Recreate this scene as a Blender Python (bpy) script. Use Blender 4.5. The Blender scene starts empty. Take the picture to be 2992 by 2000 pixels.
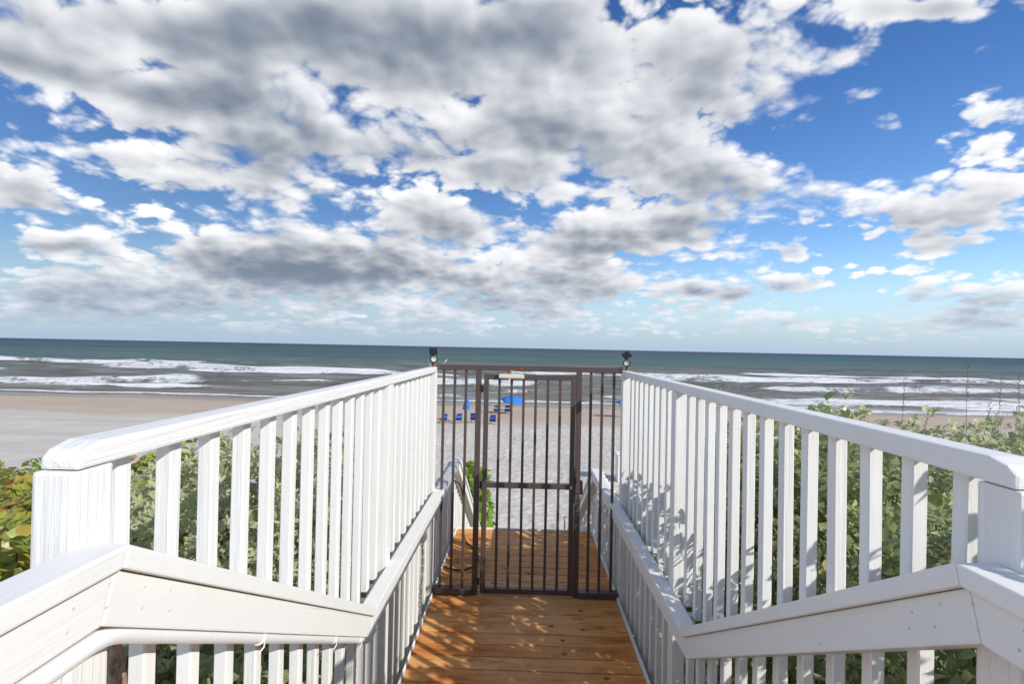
import bpy, bmesh, math, random
import numpy as np
from mathutils import Vector, Matrix
random.seed(11); rng = np.random.default_rng(11)
R = math.radians
sc = bpy.context.scene
COL = sc.collection

# ------------------------------------------------------------------ camera
cam_d = bpy.data.cameras.new('camera'); cam = bpy.data.objects.new('camera', cam_d); COL.objects.link(cam)
cam_d.lens = 18.0; cam_d.sensor_width = 36.0; cam_d.clip_start = 0.05; cam_d.clip_end = 60000
yaw, pitch, roll = R(-1.32), R(.66), R(1.15)
f = Vector((math.sin(yaw)*math.cos(pitch), math.cos(yaw)*math.cos(pitch), math.sin(pitch)))
r0 = Vector((math.cos(yaw), -math.sin(yaw), 0)); u0 = r0.cross(f)
r_ = r0*math.cos(roll)+u0*math.sin(roll); u_ = u0*math.cos(roll)-r0*math.sin(roll)
M = Matrix((r_, u_, -f)).transposed().to_4x4(); M.translation = (0, 0, 2.1)
cam.matrix_world = M
sc.camera = cam

# ------------------------------------------------------------------ sun, exposure
SUN_AZ, SUN_EL = 53.0, 31.0          # azimuth from straight behind the camera towards the right
SUN = Vector((math.sin(R(SUN_AZ))*math.cos(R(SUN_EL)), -math.cos(R(SUN_AZ))*math.cos(R(SUN_EL)), math.sin(R(SUN_EL))))
sl = bpy.data.lights.new('sun', 'SUN'); sl.energy = 2.5; sl.angle = R(0.53); sl.color = (1.0, .975, .93)
so = bpy.data.objects.new('sun', sl); COL.objects.link(so); so.rotation_euler = SUN.to_track_quat('Z', 'Y').to_euler()
so.location = (20, -20, 30)
vs = sc.view_settings
vs.view_transform = 'Standard'; vs.look = 'None'; vs.exposure = 0.85; vs.gamma = 1.0; vs.use_curve_mapping = False
sc.render.engine = 'CYCLES'
cy = sc.cycles
cy.use_denoising = True
try: cy.denoiser = 'OPENIMAGEDENOISE'
except Exception: pass
cy.max_bounces = 9; cy.diffuse_bounces = 7; cy.glossy_bounces = 3; cy.transmission_bounces = 3; cy.transparent_max_bounces = 6
cy.use_adaptive_sampling = True; cy.adaptive_threshold = .012

# ------------------------------------------------------------------ node helpers
class NT:
    def __init__(s, tree): s.t = tree; s.n = tree.nodes; s.l = tree.links
    def node(s, typ, **kw):
        n = s.n.new(typ)
        for k, v in kw.items(): setattr(n, k, v)
        return n
    def put(s, sock, v):
        if hasattr(v, 'is_linked') or isinstance(v, bpy.types.NodeSocket): s.l.new(v, sock)
        else: sock.default_value = v
    def math(s, op, a, b=0.0, c=None, clamp=False):
        n = s.node('ShaderNodeMath', operation=op, use_clamp=clamp)
        s.put(n.inputs[0], a); s.put(n.inputs[1], b)
        if c is not None: s.put(n.inputs[2], c)
        return n.outputs[0]
    def vec(s, op, a, b=None, scale=None):
        n = s.node('ShaderNodeVectorMath', operation=op)
        s.put(n.inputs[0], a)
        if b is not None: s.put(n.inputs[1], b)
        if scale is not None: s.put(n.inputs['Scale'], scale)
        return n.outputs['Value'] if op in ('DOT_PRODUCT', 'LENGTH', 'DISTANCE') else n.outputs[0]
    def mix(s, fac, a, b, blend='MIX'):
        n = s.node('ShaderNodeMix', data_type='RGBA', blend_type=blend)
        s.put(n.inputs[0], fac); s.put(n.inputs[6], a); s.put(n.inputs[7], b)
        return n.outputs[2]
    def noise(s, vec, scale, detail=4, rough=.5, lac=2.0, dist=0.0, out=0):
        n = s.node('ShaderNodeTexNoise')
        s.put(n.inputs['Vector'], vec); s.put(n.inputs['Scale'], scale); n.inputs['Detail'].default_value = detail
        n.inputs['Roughness'].default_value = rough; n.inputs['Lacunarity'].default_value = lac; n.inputs['Distortion'].default_value = dist
        return n.outputs[out]
    def ramp(s, fac, stops, interp='LINEAR'):
        n = s.node('ShaderNodeValToRGB'); cr = n.color_ramp; cr.interpolation = interp
        while len(cr.elements) < len(stops): cr.elements.new(.5)
        for e, (p, c) in zip(cr.elements, stops):
            e.position = p; e.color = (*c, 1) if len(c) == 3 else c
        s.put(n.inputs[0], fac)
        return n.outputs[0]
    def mapr(s, v, a, b, c=0.0, d=1.0, smooth=False):
        n = s.node('ShaderNodeMapRange'); n.interpolation_type = 'SMOOTHSTEP' if smooth else 'LINEAR'
        s.put(n.inputs[0], v); s.put(n.inputs[1], a); s.put(n.inputs[2], b); s.put(n.inputs[3], c); s.put(n.inputs[4], d)
        return n.outputs[0]
def C4(c): return (*c, 1.0)

# ------------------------------------------------------------------ world: Nishita sky with a layer of cumulus
def build_world():
    w = bpy.data.worlds.new('World'); sc.world = w; w.use_nodes = True
    k = NT(w.node_tree); k.n.clear()
    out = k.node('ShaderNodeOutputWorld'); bg = k.node('ShaderNodeBackground'); k.l.new(bg.outputs[0], out.inputs[0])
    STR = 0.15
    bg.inputs[1].default_value = STR
    sky = k.node('ShaderNodeTexSky', sky_type='NISHITA', sun_disc=False)
    sky.sun_elevation = R(SUN_EL); sky.sun_rotation = R(180+SUN_AZ); sky.altitude = 0
    sky.air_density = 1.0; sky.dust_density = .3; sky.ozone_density = 2.0
    hs = k.node('ShaderNodeHueSaturation'); hs.inputs['Hue'].default_value = .512; hs.inputs['Saturation'].default_value = 1.3; hs.inputs['Value'].default_value = .50
    k.l.new(sky.outputs[0], hs.inputs['Color'])
    skycol = hs.outputs[0]
    D = k.node('ShaderNodeTexCoord').outputs['Generated']
    sp = k.node('ShaderNodeSeparateXYZ'); k.l.new(D, sp.inputs[0])
    z = k.math('MAXIMUM', sp.outputs[2], 0.0)
    # where the masses of this sky stand: azimuth, elevation, half width, half height, slant (degrees), thickness
    blobs = [
        (-40.1, 25.7, 13.7, 2.43, 20, 0.5), (-21.4, 29.4, 13.3, 4.04, 11, 0.66), (-32.1, 22.7, 5.4, 1.6, 14, 0.5), 
        (-25.4, 20.9, 12.3, 2.56, 2, 0.42), (-12.7, 26.9, 5.1, 2.26, 6, 0.4), (-0.7, 30.9, 10.8, 4.51, 1, 0.6), (1.0, 22.7, 8.5, 3.47, -4, 0.66), 
        (16.5, 28.9, 8.2, 5.48, -8, 0.4), (13.0, 21.5, 8.2, 4.42, -4, 0.4), (21.0, 17.0, 6.9, 2.27, -6, 0.46), (-3.8, 18.7, 13.9, 1.84, -8, 0.38), 
        (-42.4, 21.4, 7.9, 1.28, 1, 0.5), (-38.4, 19.0, 2.8, 0.99, 9, 0.3), (-29.3, 16.4, 11.6, 2.98, 4, 0.5), (-41.4, 15.7, 2.0, 1.24, 2, 0.24), 
        (-45.3, 12.0, 2.4, 1.61, 13, 0.52), (-42.4, 11.2, 3.2, 0.64, 11, 0.3), (-29.9, 8.3, 10.2, 2.92, 6, 0.62), (-19.6, 10.3, 8.1, 2.9, 5, 0.46), 
        (-12.9, 15.1, 3.2, 2.0, 4, 0.45), (-7.1, 13.9, 4.3, 2.05, 3, 0.45), (5.6, 12.5, 13.0, 2.39, 0, 0.6), (16.7, 13.5, 3.8, 2.19, -3, 0.46), 
        (-9.9, 7.9, 15.8, 2.27, 2, 0.5), (9.5, 7.7, 8.6, 2.12, 0, 0.45), (-3.5, 4.7, 22.3, 1.55, 1, 0.36), (-43.1, 7.9, 2.8, 0.93, 9, 0.46), 
        (-41.1, 4.4, 8.4, 1.42, 5, 0.46), (-39.6, 2.7, 12.1, 0.84, 4, 0.3), (18.2, 6.7, 1.7, 0.77, -1, 0.4), (22.4, 6.1, 2.0, 0.75, -1, 0.42), 
        (27.3, 6.9, 3.1, 1.1, -2, 0.42), (27.3, 9.9, 2.0, 0.92, -4, 0.42), (31.2, 26.4, 2.8, 1.02, 13, 0.33), (27.6, 23.7, 2.4, 0.72, -11, 0.3), 
        (32.3, 23.1, 2.1, 0.95, 3, 0.3), (37.6, 28.0, 4.2, 0.9, -20, 0.5), (35.6, 19.8, 2.4, 1.39, -13, 0.42), (41.6, 18.7, 2.7, 2.56, -15, 0.36), 
        (39.8, 12.6, 5.1, 2.28, -9, 0.38), (38.4, 9.6, 2.8, 1.03, -6, 0.4), (30.0, 15.2, 3.6, 0.96, 4, 0.3), (39.9, 4.7, 4.8, 1.54, -3, 0.42), 
        (33.8, 3.0, 9.4, 0.72, -1, 0.28), (-23.3, 2.0, 32.4, 0.72, 2, 0.26), ]
    inv = k.math('DIVIDE', 1.0, k.math('ADD', z, .30))
    P0 = k.vec('MULTIPLY', k.vec('SCALE', D, scale=inv), (1, 1, 0))
    gen = k.math('MULTIPLY_ADD', k.noise(P0, 1.3, 3), 1.3, -.48)          # unseen sky carries on, its cloud cover raised for a whiter, brighter fill
    front = k.mapr(sp.outputs[1], .35, .62, 0, 1, True)
    cov = None; hgt = None
    for az, el, wa, we, rt, amp in blobs:
        c = Vector((math.sin(R(az))*math.cos(R(el)), math.cos(R(az))*math.cos(R(el)), math.sin(R(el))))
        hx = Vector((math.cos(R(az)), -math.sin(R(az)), 0)); vz = hx.cross(c)
        e1 = (hx*math.cos(R(rt))+vz*math.sin(R(rt)))/R(wa); e2 = (vz*math.cos(R(rt))-hx*math.sin(R(rt)))/R(we)
        u = k.math('SUBTRACT', k.vec('DOT_PRODUCT', D, tuple(e1)), e1.dot(c)); v = k.math('SUBTRACT', k.vec('DOT_PRODUCT', D, tuple(e2)), e2.dot(c))
        g = k.math('POWER', .3679, k.math('MULTIPLY_ADD', u, u, k.math('MULTIPLY', v, v)))
        ga = k.math('MULTIPLY', g, amp)
        cov = ga if cov is None else k.math('ADD', cov, ga)
        hgt = k.math('MULTIPLY', ga, v) if hgt is None else k.math('MULTIPLY_ADD', ga, v, hgt)
    cov = k.math('MINIMUM', cov, .78)
    cov = k.math('ADD', k.math('MULTIPLY', k.math('ADD', cov, k.mapr(sp.outputs[2], .02, .14, .13, .07)), front), k.math('MULTIPLY', gen, k.math('SUBTRACT', 1.0, front)))
    hgt = k.math('MULTIPLY', k.math('MULTIPLY', hgt, front), k.mapr(sp.outputs[2], .12, .40, 1.0, .05))
    def dens(off, det, vw=.46):
        Dd = k.vec('ADD', D, off) if off else D
        s_ = k.node('ShaderNodeSeparateXYZ'); k.l.new(Dd, s_.inputs[0])
        iv = k.math('DIVIDE', 1.0, k.math('ADD', k.math('MAXIMUM', s_.outputs[2], 0.0), .30))
        p = k.vec('MULTIPLY', k.vec('SCALE', Dd, scale=iv), (1, 1, 0))
        n = k.noise(p, 3.0, det, .55, 2.15, .2)
        vo = k.node('ShaderNodeTexVoronoi', feature='F1', voronoi_dimensions='2D'); vo.inputs['Scale'].default_value = 9.5
        vo.inputs['Detail'].default_value = max(1, det-5); vo.inputs['Roughness'].default_value = .5
        k.put(vo.inputs['Vector'], k.vec('ADD', p, k.vec('SCALE', k.noise(p, 5.0, 3, out=1), scale=.10)))
        return k.math('ADD', k.math('MULTIPLY', n, 1.35), k.math('MULTIPLY_ADD', vo.outputs['Distance'], -vw, .385*vw-.675))
    n0 = dens(None, 8)
    nA = dens(None, 3, .24)
    nS = dens((.012, 0, .017), 3, .24)
    nL = dens((.030, -.004, .050), 2, .1)
    d = k.math('ADD', cov, n0)
    ds = k.math('ADD', cov, k.math('ADD', k.math('MULTIPLY', nA, .85), k.math('MULTIPLY', n0, .15)))
    soft = k.mapr(k.noise(P0, 2.0, 2), .4, .65, .14, .50)
    alpha = k.mapr(d, -.02, soft, 0, 1, True)
    li = k.math('MULTIPLY_ADD', k.math('SUBTRACT', nA, nS), 1.2, .84)
    li = k.math('MULTIPLY_ADD', k.math('SUBTRACT', nA, nL), .55, li)
    li = k.math('MULTIPLY_ADD', hgt, .85, li)
    li = k.math('SUBTRACT', li, k.math('MULTIPLY', k.math('MAXIMUM', k.math('SUBTRACT', ds, .10), 0.0), 1.2))
    li = k.mapr(li, -.30, 1.05, 0, 1, True)
    col = k.mix(li, C4((.74, .91, 1.20)), C4((3.95, 3.97, 4.05)))
    # distance haze near the horizon swallows the far clouds
    hz = k.mapr(sp.outputs[2], -.02, .17, .95, 0.0, True)
    hcol = C4((1.5, 2.03, 2.75))
    skycol = k.mix(hz, skycol, hcol)
    col = k.mix(k.math('MULTIPLY', hz, .55), col, hcol)
    far = k.mapr(sp.outputs[2], .004, .05, 0.0, 1.0, True)
    tot = k.mix(k.math('MULTIPLY', alpha, far), skycol, col)
    k.l.new(tot, bg.inputs[0])
    w.cycles.sampling_method = 'MANUAL'; w.cycles.sample_map_resolution = 512
build_world()

# ------------------------------------------------------------------ mesh / object helpers
def mesh(name, v, fc):
    me = bpy.data.meshes.new(name); me.from_pydata([tuple(p) for p in v], [], [tuple(q) for q in fc]); me.update(); return me
def obj(name, me, mat=None, parent=None, mw=None):
    o = bpy.data.objects.new(name, me); COL.objects.link(o)
    if mat is not None and me is not None and not me.materials: me.materials.append(mat)
    if parent is not None: o.parent = parent
    if mw is not None: o.matrix_basis = mw
    return o
def tag(o, label, cat=None, group=None, kind=None):
    o['label'] = label
    if cat: o['category'] = cat
    if group: o['group'] = group
    if kind: o['kind'] = kind
    return o
def thing(name, label, cat, loc=(0, 0, 0), group=None):
    o = bpy.data.objects.new(name, None); COL.objects.link(o); o.location = loc; o.empty_display_size = .1
    return tag(o, label, cat, group)
def from_bm(name, bm):
    me = bpy.data.meshes.new(name); bm.to_mesh(me); bm.free(); return me
def smooth(me):
    me.polygons.foreach_set('use_smooth', [True]*len(me.polygons)); me.update(); return me
_bc = {}
def bbox_mesh(L, W, H, b, mat, seg=1):
    key = (round(L, 3), round(W, 4), round(H, 4), round(b, 4), mat.name if mat else '', seg)
    if key in _bc: return _bc[key]
    bm = bmesh.new()
    vs_ = [bm.verts.new((x, y, z)) for x in (0, L) for y in (-W/2, W/2) for z in (-H/2, H/2)]
    for q in ((0, 1, 3, 2), (4, 6, 7, 5), (0, 4, 5, 1), (2, 3, 7, 6), (0, 2, 6, 4), (1, 5, 7, 3)): bm.faces.new([vs_[i] for i in q])
    if b > 0: bmesh.ops.bevel(bm, geom=bm.edges[:], offset=b, segments=seg, profile=.6, affect='EDGES', clamp_overlap=True)
    me = from_bm('board', bm)
    if mat: me.materials.append(mat)
    _bc[key] = me
    return me
def frame(p, ex, up):
    ex = Vector(ex).normalized(); up = Vector(up)
    ey = up.cross(ex).normalized(); ez = ex.cross(ey).normalized()
    m = Matrix((ex, ey, ez)).transposed().to_4x4(); m.translation = p
    return m
def board(name, p0, p1, w, h, mat, parent=None, up=(0, 0, 1), b=.003, seg=1):
    p0, p1 = Vector(p0), Vector(p1)
    return obj(name, bbox_mesh((p1-p0).length, w, h, b, mat, seg), mat, parent, frame(p0, p1-p0, up))
def prism_yz(name, pts, x0, x1, ex, mat, parent=None, b=.004):
    """a bar whose outline lies in the YZ plane, drawn out in X; local X runs along ex so that the grain follows it"""
    ex = Vector((0, ex[0], ex[1])).normalized(); o0 = Vector(((x0+x1)/2, pts[0][0], pts[0][1]))
    fr = frame(o0, ex, (0, 0, 1)); inv = fr.inverted()
    bm = bmesh.new(); n = len(pts)
    A = [bm.verts.new(inv @ Vector((x0, *p))) for p in pts]; B = [bm.verts.new(inv @ Vector((x1, *p))) for p in pts]
    bm.faces.new(A); bm.faces.new(B[::-1])
    for i in range(n): bm.faces.new((A[i], B[i], B[(i+1) % n], A[(i+1) % n]))
    bmesh.ops.recalc_face_normals(bm, faces=bm.faces[:])
    if b: bmesh.ops.bevel(bm, geom=bm.edges[:], offset=b, segments=2, profile=.6, affect='EDGES', clamp_overlap=True)
    return obj(name, from_bm(name, bm), mat, parent, fr)
def tube_mesh(pts, rad, sides=8, cap=True):
    pts = [Vector(p) for p in pts]; n = len(pts)
    rad = rad if hasattr(rad, '__len__') else [rad]*n
    v, fc = [], []
    t0 = (pts[1]-pts[0]).normalized(); a = t0.orthogonal().normalized()
    for i in range(n):
        t = (pts[min(i+1, n-1)]-pts[max(i-1, 0)]).normalized()
        a = (a - t*a.dot(t)).normalized(); bb = t.cross(a)
        for s in range(sides):
            q = 2*math.pi*s/sides; v.append(pts[i]+(a*math.cos(q)+bb*math.sin(q))*rad[i])
    for i in range(n-1):
        for s in range(sides):
            s2 = (s+1) % sides; fc.append((i*sides+s, i*sides+s2, (i+1)*sides+s2, (i+1)*sides+s))
    if cap: fc.append(tuple(range(sides))[::-1]); fc.append(tuple((n-1)*sides+s for s in range(sides)))
    return v, fc
def tube(name, pts, rad, mat, parent=None, sides=8, sm=True):
    v, fc = tube_mesh(pts, rad, sides); me = mesh(name, v, fc)
    if sm: smooth(me)
    return obj(name, me, mat, parent)
def spline(P, n=8):
    P = [Vector(p) for p in P]; out = []
    Q = [P[0]*2-P[1]]+P+[P[-1]*2-P[-2]]
    for i in range(1, len(Q)-2):
        for j in range(n):
            t = j/n; a, b, c, d = Q[i-1], Q[i], Q[i+1], Q[i+2]
            out.append(.5*((2*b)+(c-a)*t+(2*a-5*b+4*c-d)*t*t+(3*b-a-3*c+d)*t**3))
    out.append(P[-1]); return out
def lathe(name, prof, mat, parent=None, mw=None, n=20):
    """prof: (radius, z) pairs"""
    v, fc = [], []
    for r, z in prof:
        for s in range(n): q = 2*math.pi*s/n; v.append((r*math.cos(q), r*math.sin(q), z))
    for i in range(len(prof)-1):
        for s in range(n): s2 = (s+1) % n; fc.append((i*n+s, i*n+s2, (i+1)*n+s2, (i+1)*n+s))
    fc.append(tuple(range(n))[::-1]); fc.append(tuple((len(prof)-1)*n+s for s in range(n)))
    return obj(name, smooth(mesh(name, v, fc)), mat, parent, mw)

# ------------------------------------------------------------------ materials
def newmat(name):
    m = bpy.data.materials.new(name); m.use_nodes = True; k = NT(m.node_tree)
    bs = k.n['Principled BSDF']; return m, k, bs
def objvec(k, scale, rnd=True):
    co = k.node('ShaderNodeTexCoord').outputs['Object']
    v = k.vec('MULTIPLY', co, scale)
    if rnd:
        oi = k.node('ShaderNodeObjectInfo').outputs['Random']
        v = k.vec('ADD', v, k.vec('SCALE', (13.1, 7.7, 29.3), scale=oi))
        # a Combine keeps the offset different in each axis
    return v
def bump(k, bs, hgt, strength, dist, prev=None):
    b = k.node('ShaderNodeBump'); b.inputs['Strength'].default_value = strength; b.inputs['Distance'].default_value = dist
    k.put(b.inputs['Height'], hgt)
    if prev is not None: k.l.new(prev, b.inputs['Normal'])
    k.l.new(b.outputs[0], bs.inputs['Normal']); return b.outputs[0]
def white_paint(name, grain=.35, dist=.0025, tint=(.835, .82, .78)):
    m, k, bs = newmat(name)
    v = objvec(k, (1, 1, 1))
    vg = k.vec('MULTIPLY', v, (2.2, 70, 70))
    g = k.noise(vg, 1.0, 5, .6, 2.2, .3)
    blot = k.noise(v, 9, 4, .6)
    spots = k.math('GREATER_THAN', k.noise(v, 38, 3, .6), .745)
    c = k.mix(k.mapr(blot, .5, .8, 0, .28), C4(tint), C4((tint[0]*.86, tint[1]*.85, tint[2]*.80)))
    c = k.mix(k.mapr(g, .62, .80, 0, .35), c, C4((.62, .60, .56)))
    c = k.mix(k.math('MULTIPLY', spots, .35), c, C4((.42, .38, .32)))
    oi = k.node('ShaderNodeObjectInfo').outputs['Random']
    c = k.mix(k.mapr(oi, 0, 1, 0, .16), c, C4((.60, .575, .52)))
    crack = k.mapr(k.noise(k.vec('MULTIPLY', v, (1.1, 95, 95)), 1.0, 2, .5, 2, 1.2), .735, .76, 0, .55)
    c = k.mix(crack, c, C4((.33, .30, .26)))
    k.l.new(c, bs.inputs['Base Color'])
    bs.inputs['Roughness'].default_value = .48; bs.inputs['Specular IOR Level'].default_value = .35
    b1 = bump(k, bs, g, grain, dist)
    bump(k, bs, k.noise(v, 22, 3), .12, .004, b1)
    return m
M_white = white_paint('white_painted_wood', .55, .0024)
M_weather = white_paint('weathered_white_wood', .9, .0045, (.825, .81, .77))
def plain(name, col, rough=.5, metal=0.0, spec=.5, nb=0.0, ns=60, var=0.0, vcol=None):
    m, k, bs = newmat(name)
    bs.inputs['Roughness'].default_value = rough; bs.inputs['Metallic'].default_value = metal; bs.inputs['Specular IOR Level'].default_value = spec
    v = objvec(k, (1, 1, 1)); n = k.noise(v, ns, 4, .6)
    k.l.new(k.mix(k.mapr(n, .42, .72, 0, var if var else .25), C4(col), C4(vcol or tuple(c*.75 for c in col))), bs.inputs['Base Color'])
    if nb: bump(k, bs, n, nb, .002)
    return m
M_brown = plain('brown_powder_coated_metal', (.085, .062, .054), .38, 0, .5, .05, 300, .5, (.07, .052, .046))
M_black = plain('black_plastic', (.012, .012, .013), .4)
M_cable = plain('black_cable_rubber', (.010, .010, .011), .45)
M_pvc = plain('white_pvc', (.80, .79, .77), .35, 0, .5, .05, 40, .35, (.72, .69, .66))
M_tie = plain('white_nylon', (.78, .77, .73), .45)
M_cream = plain('cream_enamel', (.66, .62, .50), .45, 0, .5, .05, 60, .5, (.55, .48, .35))
M_rust = plain('rusted_steel', (.30, .085, .02), .85, .1, .3, .5, 130, .9, (.10, .03, .012))
M_steel = plain('galvanised_steel', (.55, .55, .54), .35, .9, .5, .1, 90)
M_lens = plain('frosted_lamp_lens', (.62, .60, .54), .25)
M_panel = plain('solar_cell', (.014, .014, .020), .22, 0, .5, 0, 200, .6, (.03, .024, .04))
M_wood = plain('pale_teak_wood', (.50, .30, .13), .6, 0, .4, .2, 40, .6, (.34, .18, .07))
M_blue = plain('blue_canvas', (.010, .055, .32), .8, 0, .2, .1, 60, .5, (.008, .04, .23))
M_lblue = plain('sky_blue_canvas', (.030, .20, .62), .75, 0, .2, .1, 40, .5, (.022, .14, .5))
M_teal = plain('teal_canvas', (.03, .16, .26), .8, 0, .2)
M_pink = plain('pink_plastic_ribbon', (.75, .25, .32), .5)
M_bark = plain('rough_grey_bark', (.36, .26, .18), .9, 0, .2, .9, 45, 1.0, (.12, .08, .055))
M_twig = plain('brown_twig', (.13, .075, .045), .85, 0, .2, .3, 60, .8, (.06, .035, .022))
M_straw = plain('dry_grass_stalk', (.20, .14, .085), .85, 0, .2, 0, 60, .6, (.10, .07, .045))
M_nail = plain('painted_screw_head', (.62, .59, .53), .6, 0, .4, 0, 60, .7, (.42, .38, .32))
M_under = plain('treated_timber', (.26, .19, .11), .8, 0, .3, .3, 30, .8, (.16, .11, .06))

def deck_mat():
    m, k, bs = newmat('stained_deck_boards')
    v = objvec(k, (1, 1, 1))
    vor = k.node('ShaderNodeTexVoronoi', feature='F1', voronoi_dimensions='2D'); vor.inputs['Scale'].default_value = 4.2
    vk = k.vec('MULTIPLY', v, (.85, 1.0, 0)); k.put(vor.inputs['Vector'], k.vec('ADD', vk, k.vec('SCALE', k.noise(v, 30, 2, out=1), scale=.02)))
    cs = k.node('ShaderNodeSeparateXYZ'); k.l.new(vor.outputs['Color'], cs.inputs[0])
    kd = k.math('ADD', vor.outputs['Distance'], k.math('MULTIPLY', k.math('LESS_THAN', cs.outputs[0], .66), 3.0))
    warp = k.math('POWER', 2.718, k.math('MULTIPLY', k.math('MULTIPLY', kd, kd), -40.0))
    vg = k.vec('ADD', k.vec('MULTIPLY', v, (1.6, 30, 30)), k.vec('SCALE', (0, 1.0, 0), scale=k.math('MULTIPLY', warp, 2.4)))
    g = k.noise(vg, 1.0, 5, .62, 2.3, .6)
    rings = k.math('SINE', k.math('MULTIPLY_ADD', g, 38.0, k.math('MULTIPLY', warp, 9.0)))
    blot = k.noise(k.vec('MULTIPLY', v, (2.4, 7, 7)), 1.0, 3, .55)
    fine = k.noise(k.vec('MULTIPLY', v, (6, 120, 120)), 1.0, 3, .6)
    base = k.ramp(blot, [(.30, (.46, .14, .035)), (.42, (.74, .29, .07)), (.54, (.86, .41, .12)), (.72, (.86, .50, .20))])
    # worn, paler middle of the walkway
    geo = k.node('ShaderNodeNewGeometry').outputs['Position']; sx = k.node('ShaderNodeSeparateXYZ'); k.l.new(geo, sx.inputs[0])
    mid = k.mapr(k.math('ABSOLUTE', k.math('ADD', k.math('SUBTRACT', sx.outputs[0], .05), k.math('MULTIPLY_ADD', blot, .7, -.35))), .15, .62, .5, 0, True)
    base = k.mix(mid, base, C4((.86, .53, .27)))
    oi = k.node('ShaderNodeObjectInfo').outputs['Random']
    base = k.mix(k.mapr(oi, 0, 1, .0, .45), base, C4((.52, .17, .045)))
    c = k.mix(k.mapr(rings, .1, 1.0, 0, .30), base, C4((.36, .15, .04)))
    c = k.mix(k.mapr(fine, .5, .75, 0, .35), c, C4((.28, .12, .04)))
    knot = k.mapr(kd, .035, .10, 1, 0, True)
    c = k.mix(k.math('MULTIPLY', knot, .8), c, C4((.055, .024, .010)))
    stain = k.mapr(k.noise(k.vec('MULTIPLY', v, (5, 14, 14)), 1.0, 4, .7), .54, .66, 0, .6)
    c = k.mix(stain, c, C4((.34, .10, .035)))
    k.l.new(c, bs.inputs['Base Color'])
    bs.inputs['Roughness'].default_value = .6; bs.inputs['Specular IOR Level'].default_value = .18
    bump(k, bs, k.math('ADD', fine, k.math('MULTIPLY', rings, .12)), .35, .0018)
    return m
M_deck = deck_mat()

def sand_mat():
    m, k, bs = newmat('beach_sand')
    P = k.node('ShaderNodeNewGeometry').outputs['Position']; s = k.node('ShaderNodeSeparateXYZ'); k.l.new(P, s.inputs[0])
    big = k.noise(k.vec('MULTIPLY', P, (.05, .22, .1)), 1.0, 4, .6)
    line = k.math('ADD', s.outputs[1], k.math('MULTIPLY_ADD', big, 9.0, -4.5))
    damp = k.mapr(line, 41.5, 45.0, 0, 1, True)
    wet = k.mapr(line, 57.0, 63.5, 0, 1, True)
    dry = k.mix(k.mapr(k.noise(P, .55, 5, .6), .35, .7), C4((.535, .49, .42)), C4((.615, .57, .50)))
    dry = k.mix(k.mapr(k.noise(P, 9, 4, .7), .55, .75, 0, .35), dry, C4((.36, .33, .29)))
    dry = k.mix(k.mapr(k.noise(k.vec('MULTIPLY', P, (.07, .8, 1)), 1.0, 5, .65), .46, .66, 0, .45), dry, C4((.43, .39, .335)))
    tan = k.mix(k.mapr(k.noise(k.vec('MULTIPLY', P, (.12, 1.4, 1)), 1.0, 5, .65), .35, .68), C4((.46, .36, .265)), C4((.54, .445, .345)))
    c = k.mix(damp, dry, tan)
    c = k.mix(wet, c, C4((.25, .185, .13)))
    weed = k.mapr(k.noise(k.vec('MULTIPLY', P, (.35, 3.0, 1)), 1.0, 5, .7), .68, .74, 0, .6)
    c = k.mix(k.math('MULTIPLY', weed, damp), c, C4((.16, .10, .06)))
    k.l.new(c, bs.inputs['Base Color'])
    k.put(bs.inputs['Roughness'], k.mapr(wet, 0, 1, .95, .25)); bs.inputs['Specular IOR Level'].default_value = .25
    vo = k.node('ShaderNodeTexVoronoi', feature='SMOOTH_F1'); vo.inputs['Scale'].default_value = 3.4; k.put(vo.inputs['Vector'], k.vec('ADD', P, k.vec('SCALE', k.noise(P, 2.2, 2, out=1), scale=.35)))
    hh = k.math('ADD', k.math('MULTIPLY', vo.outputs['Distance'], .8), k.math('MULTIPLY', k.noise(P, 7, 4, .6), .6))
    b = k.node('ShaderNodeBump'); b.inputs['Distance'].default_value = .07; k.put(b.inputs['Strength'], k.mapr(damp, 0, 1, .30, .10)); k.put(b.inputs['Height'], hh)
    k.l.new(b.outputs[0], bs.inputs['Normal'])
    return m
M_sand = sand_mat()

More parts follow.
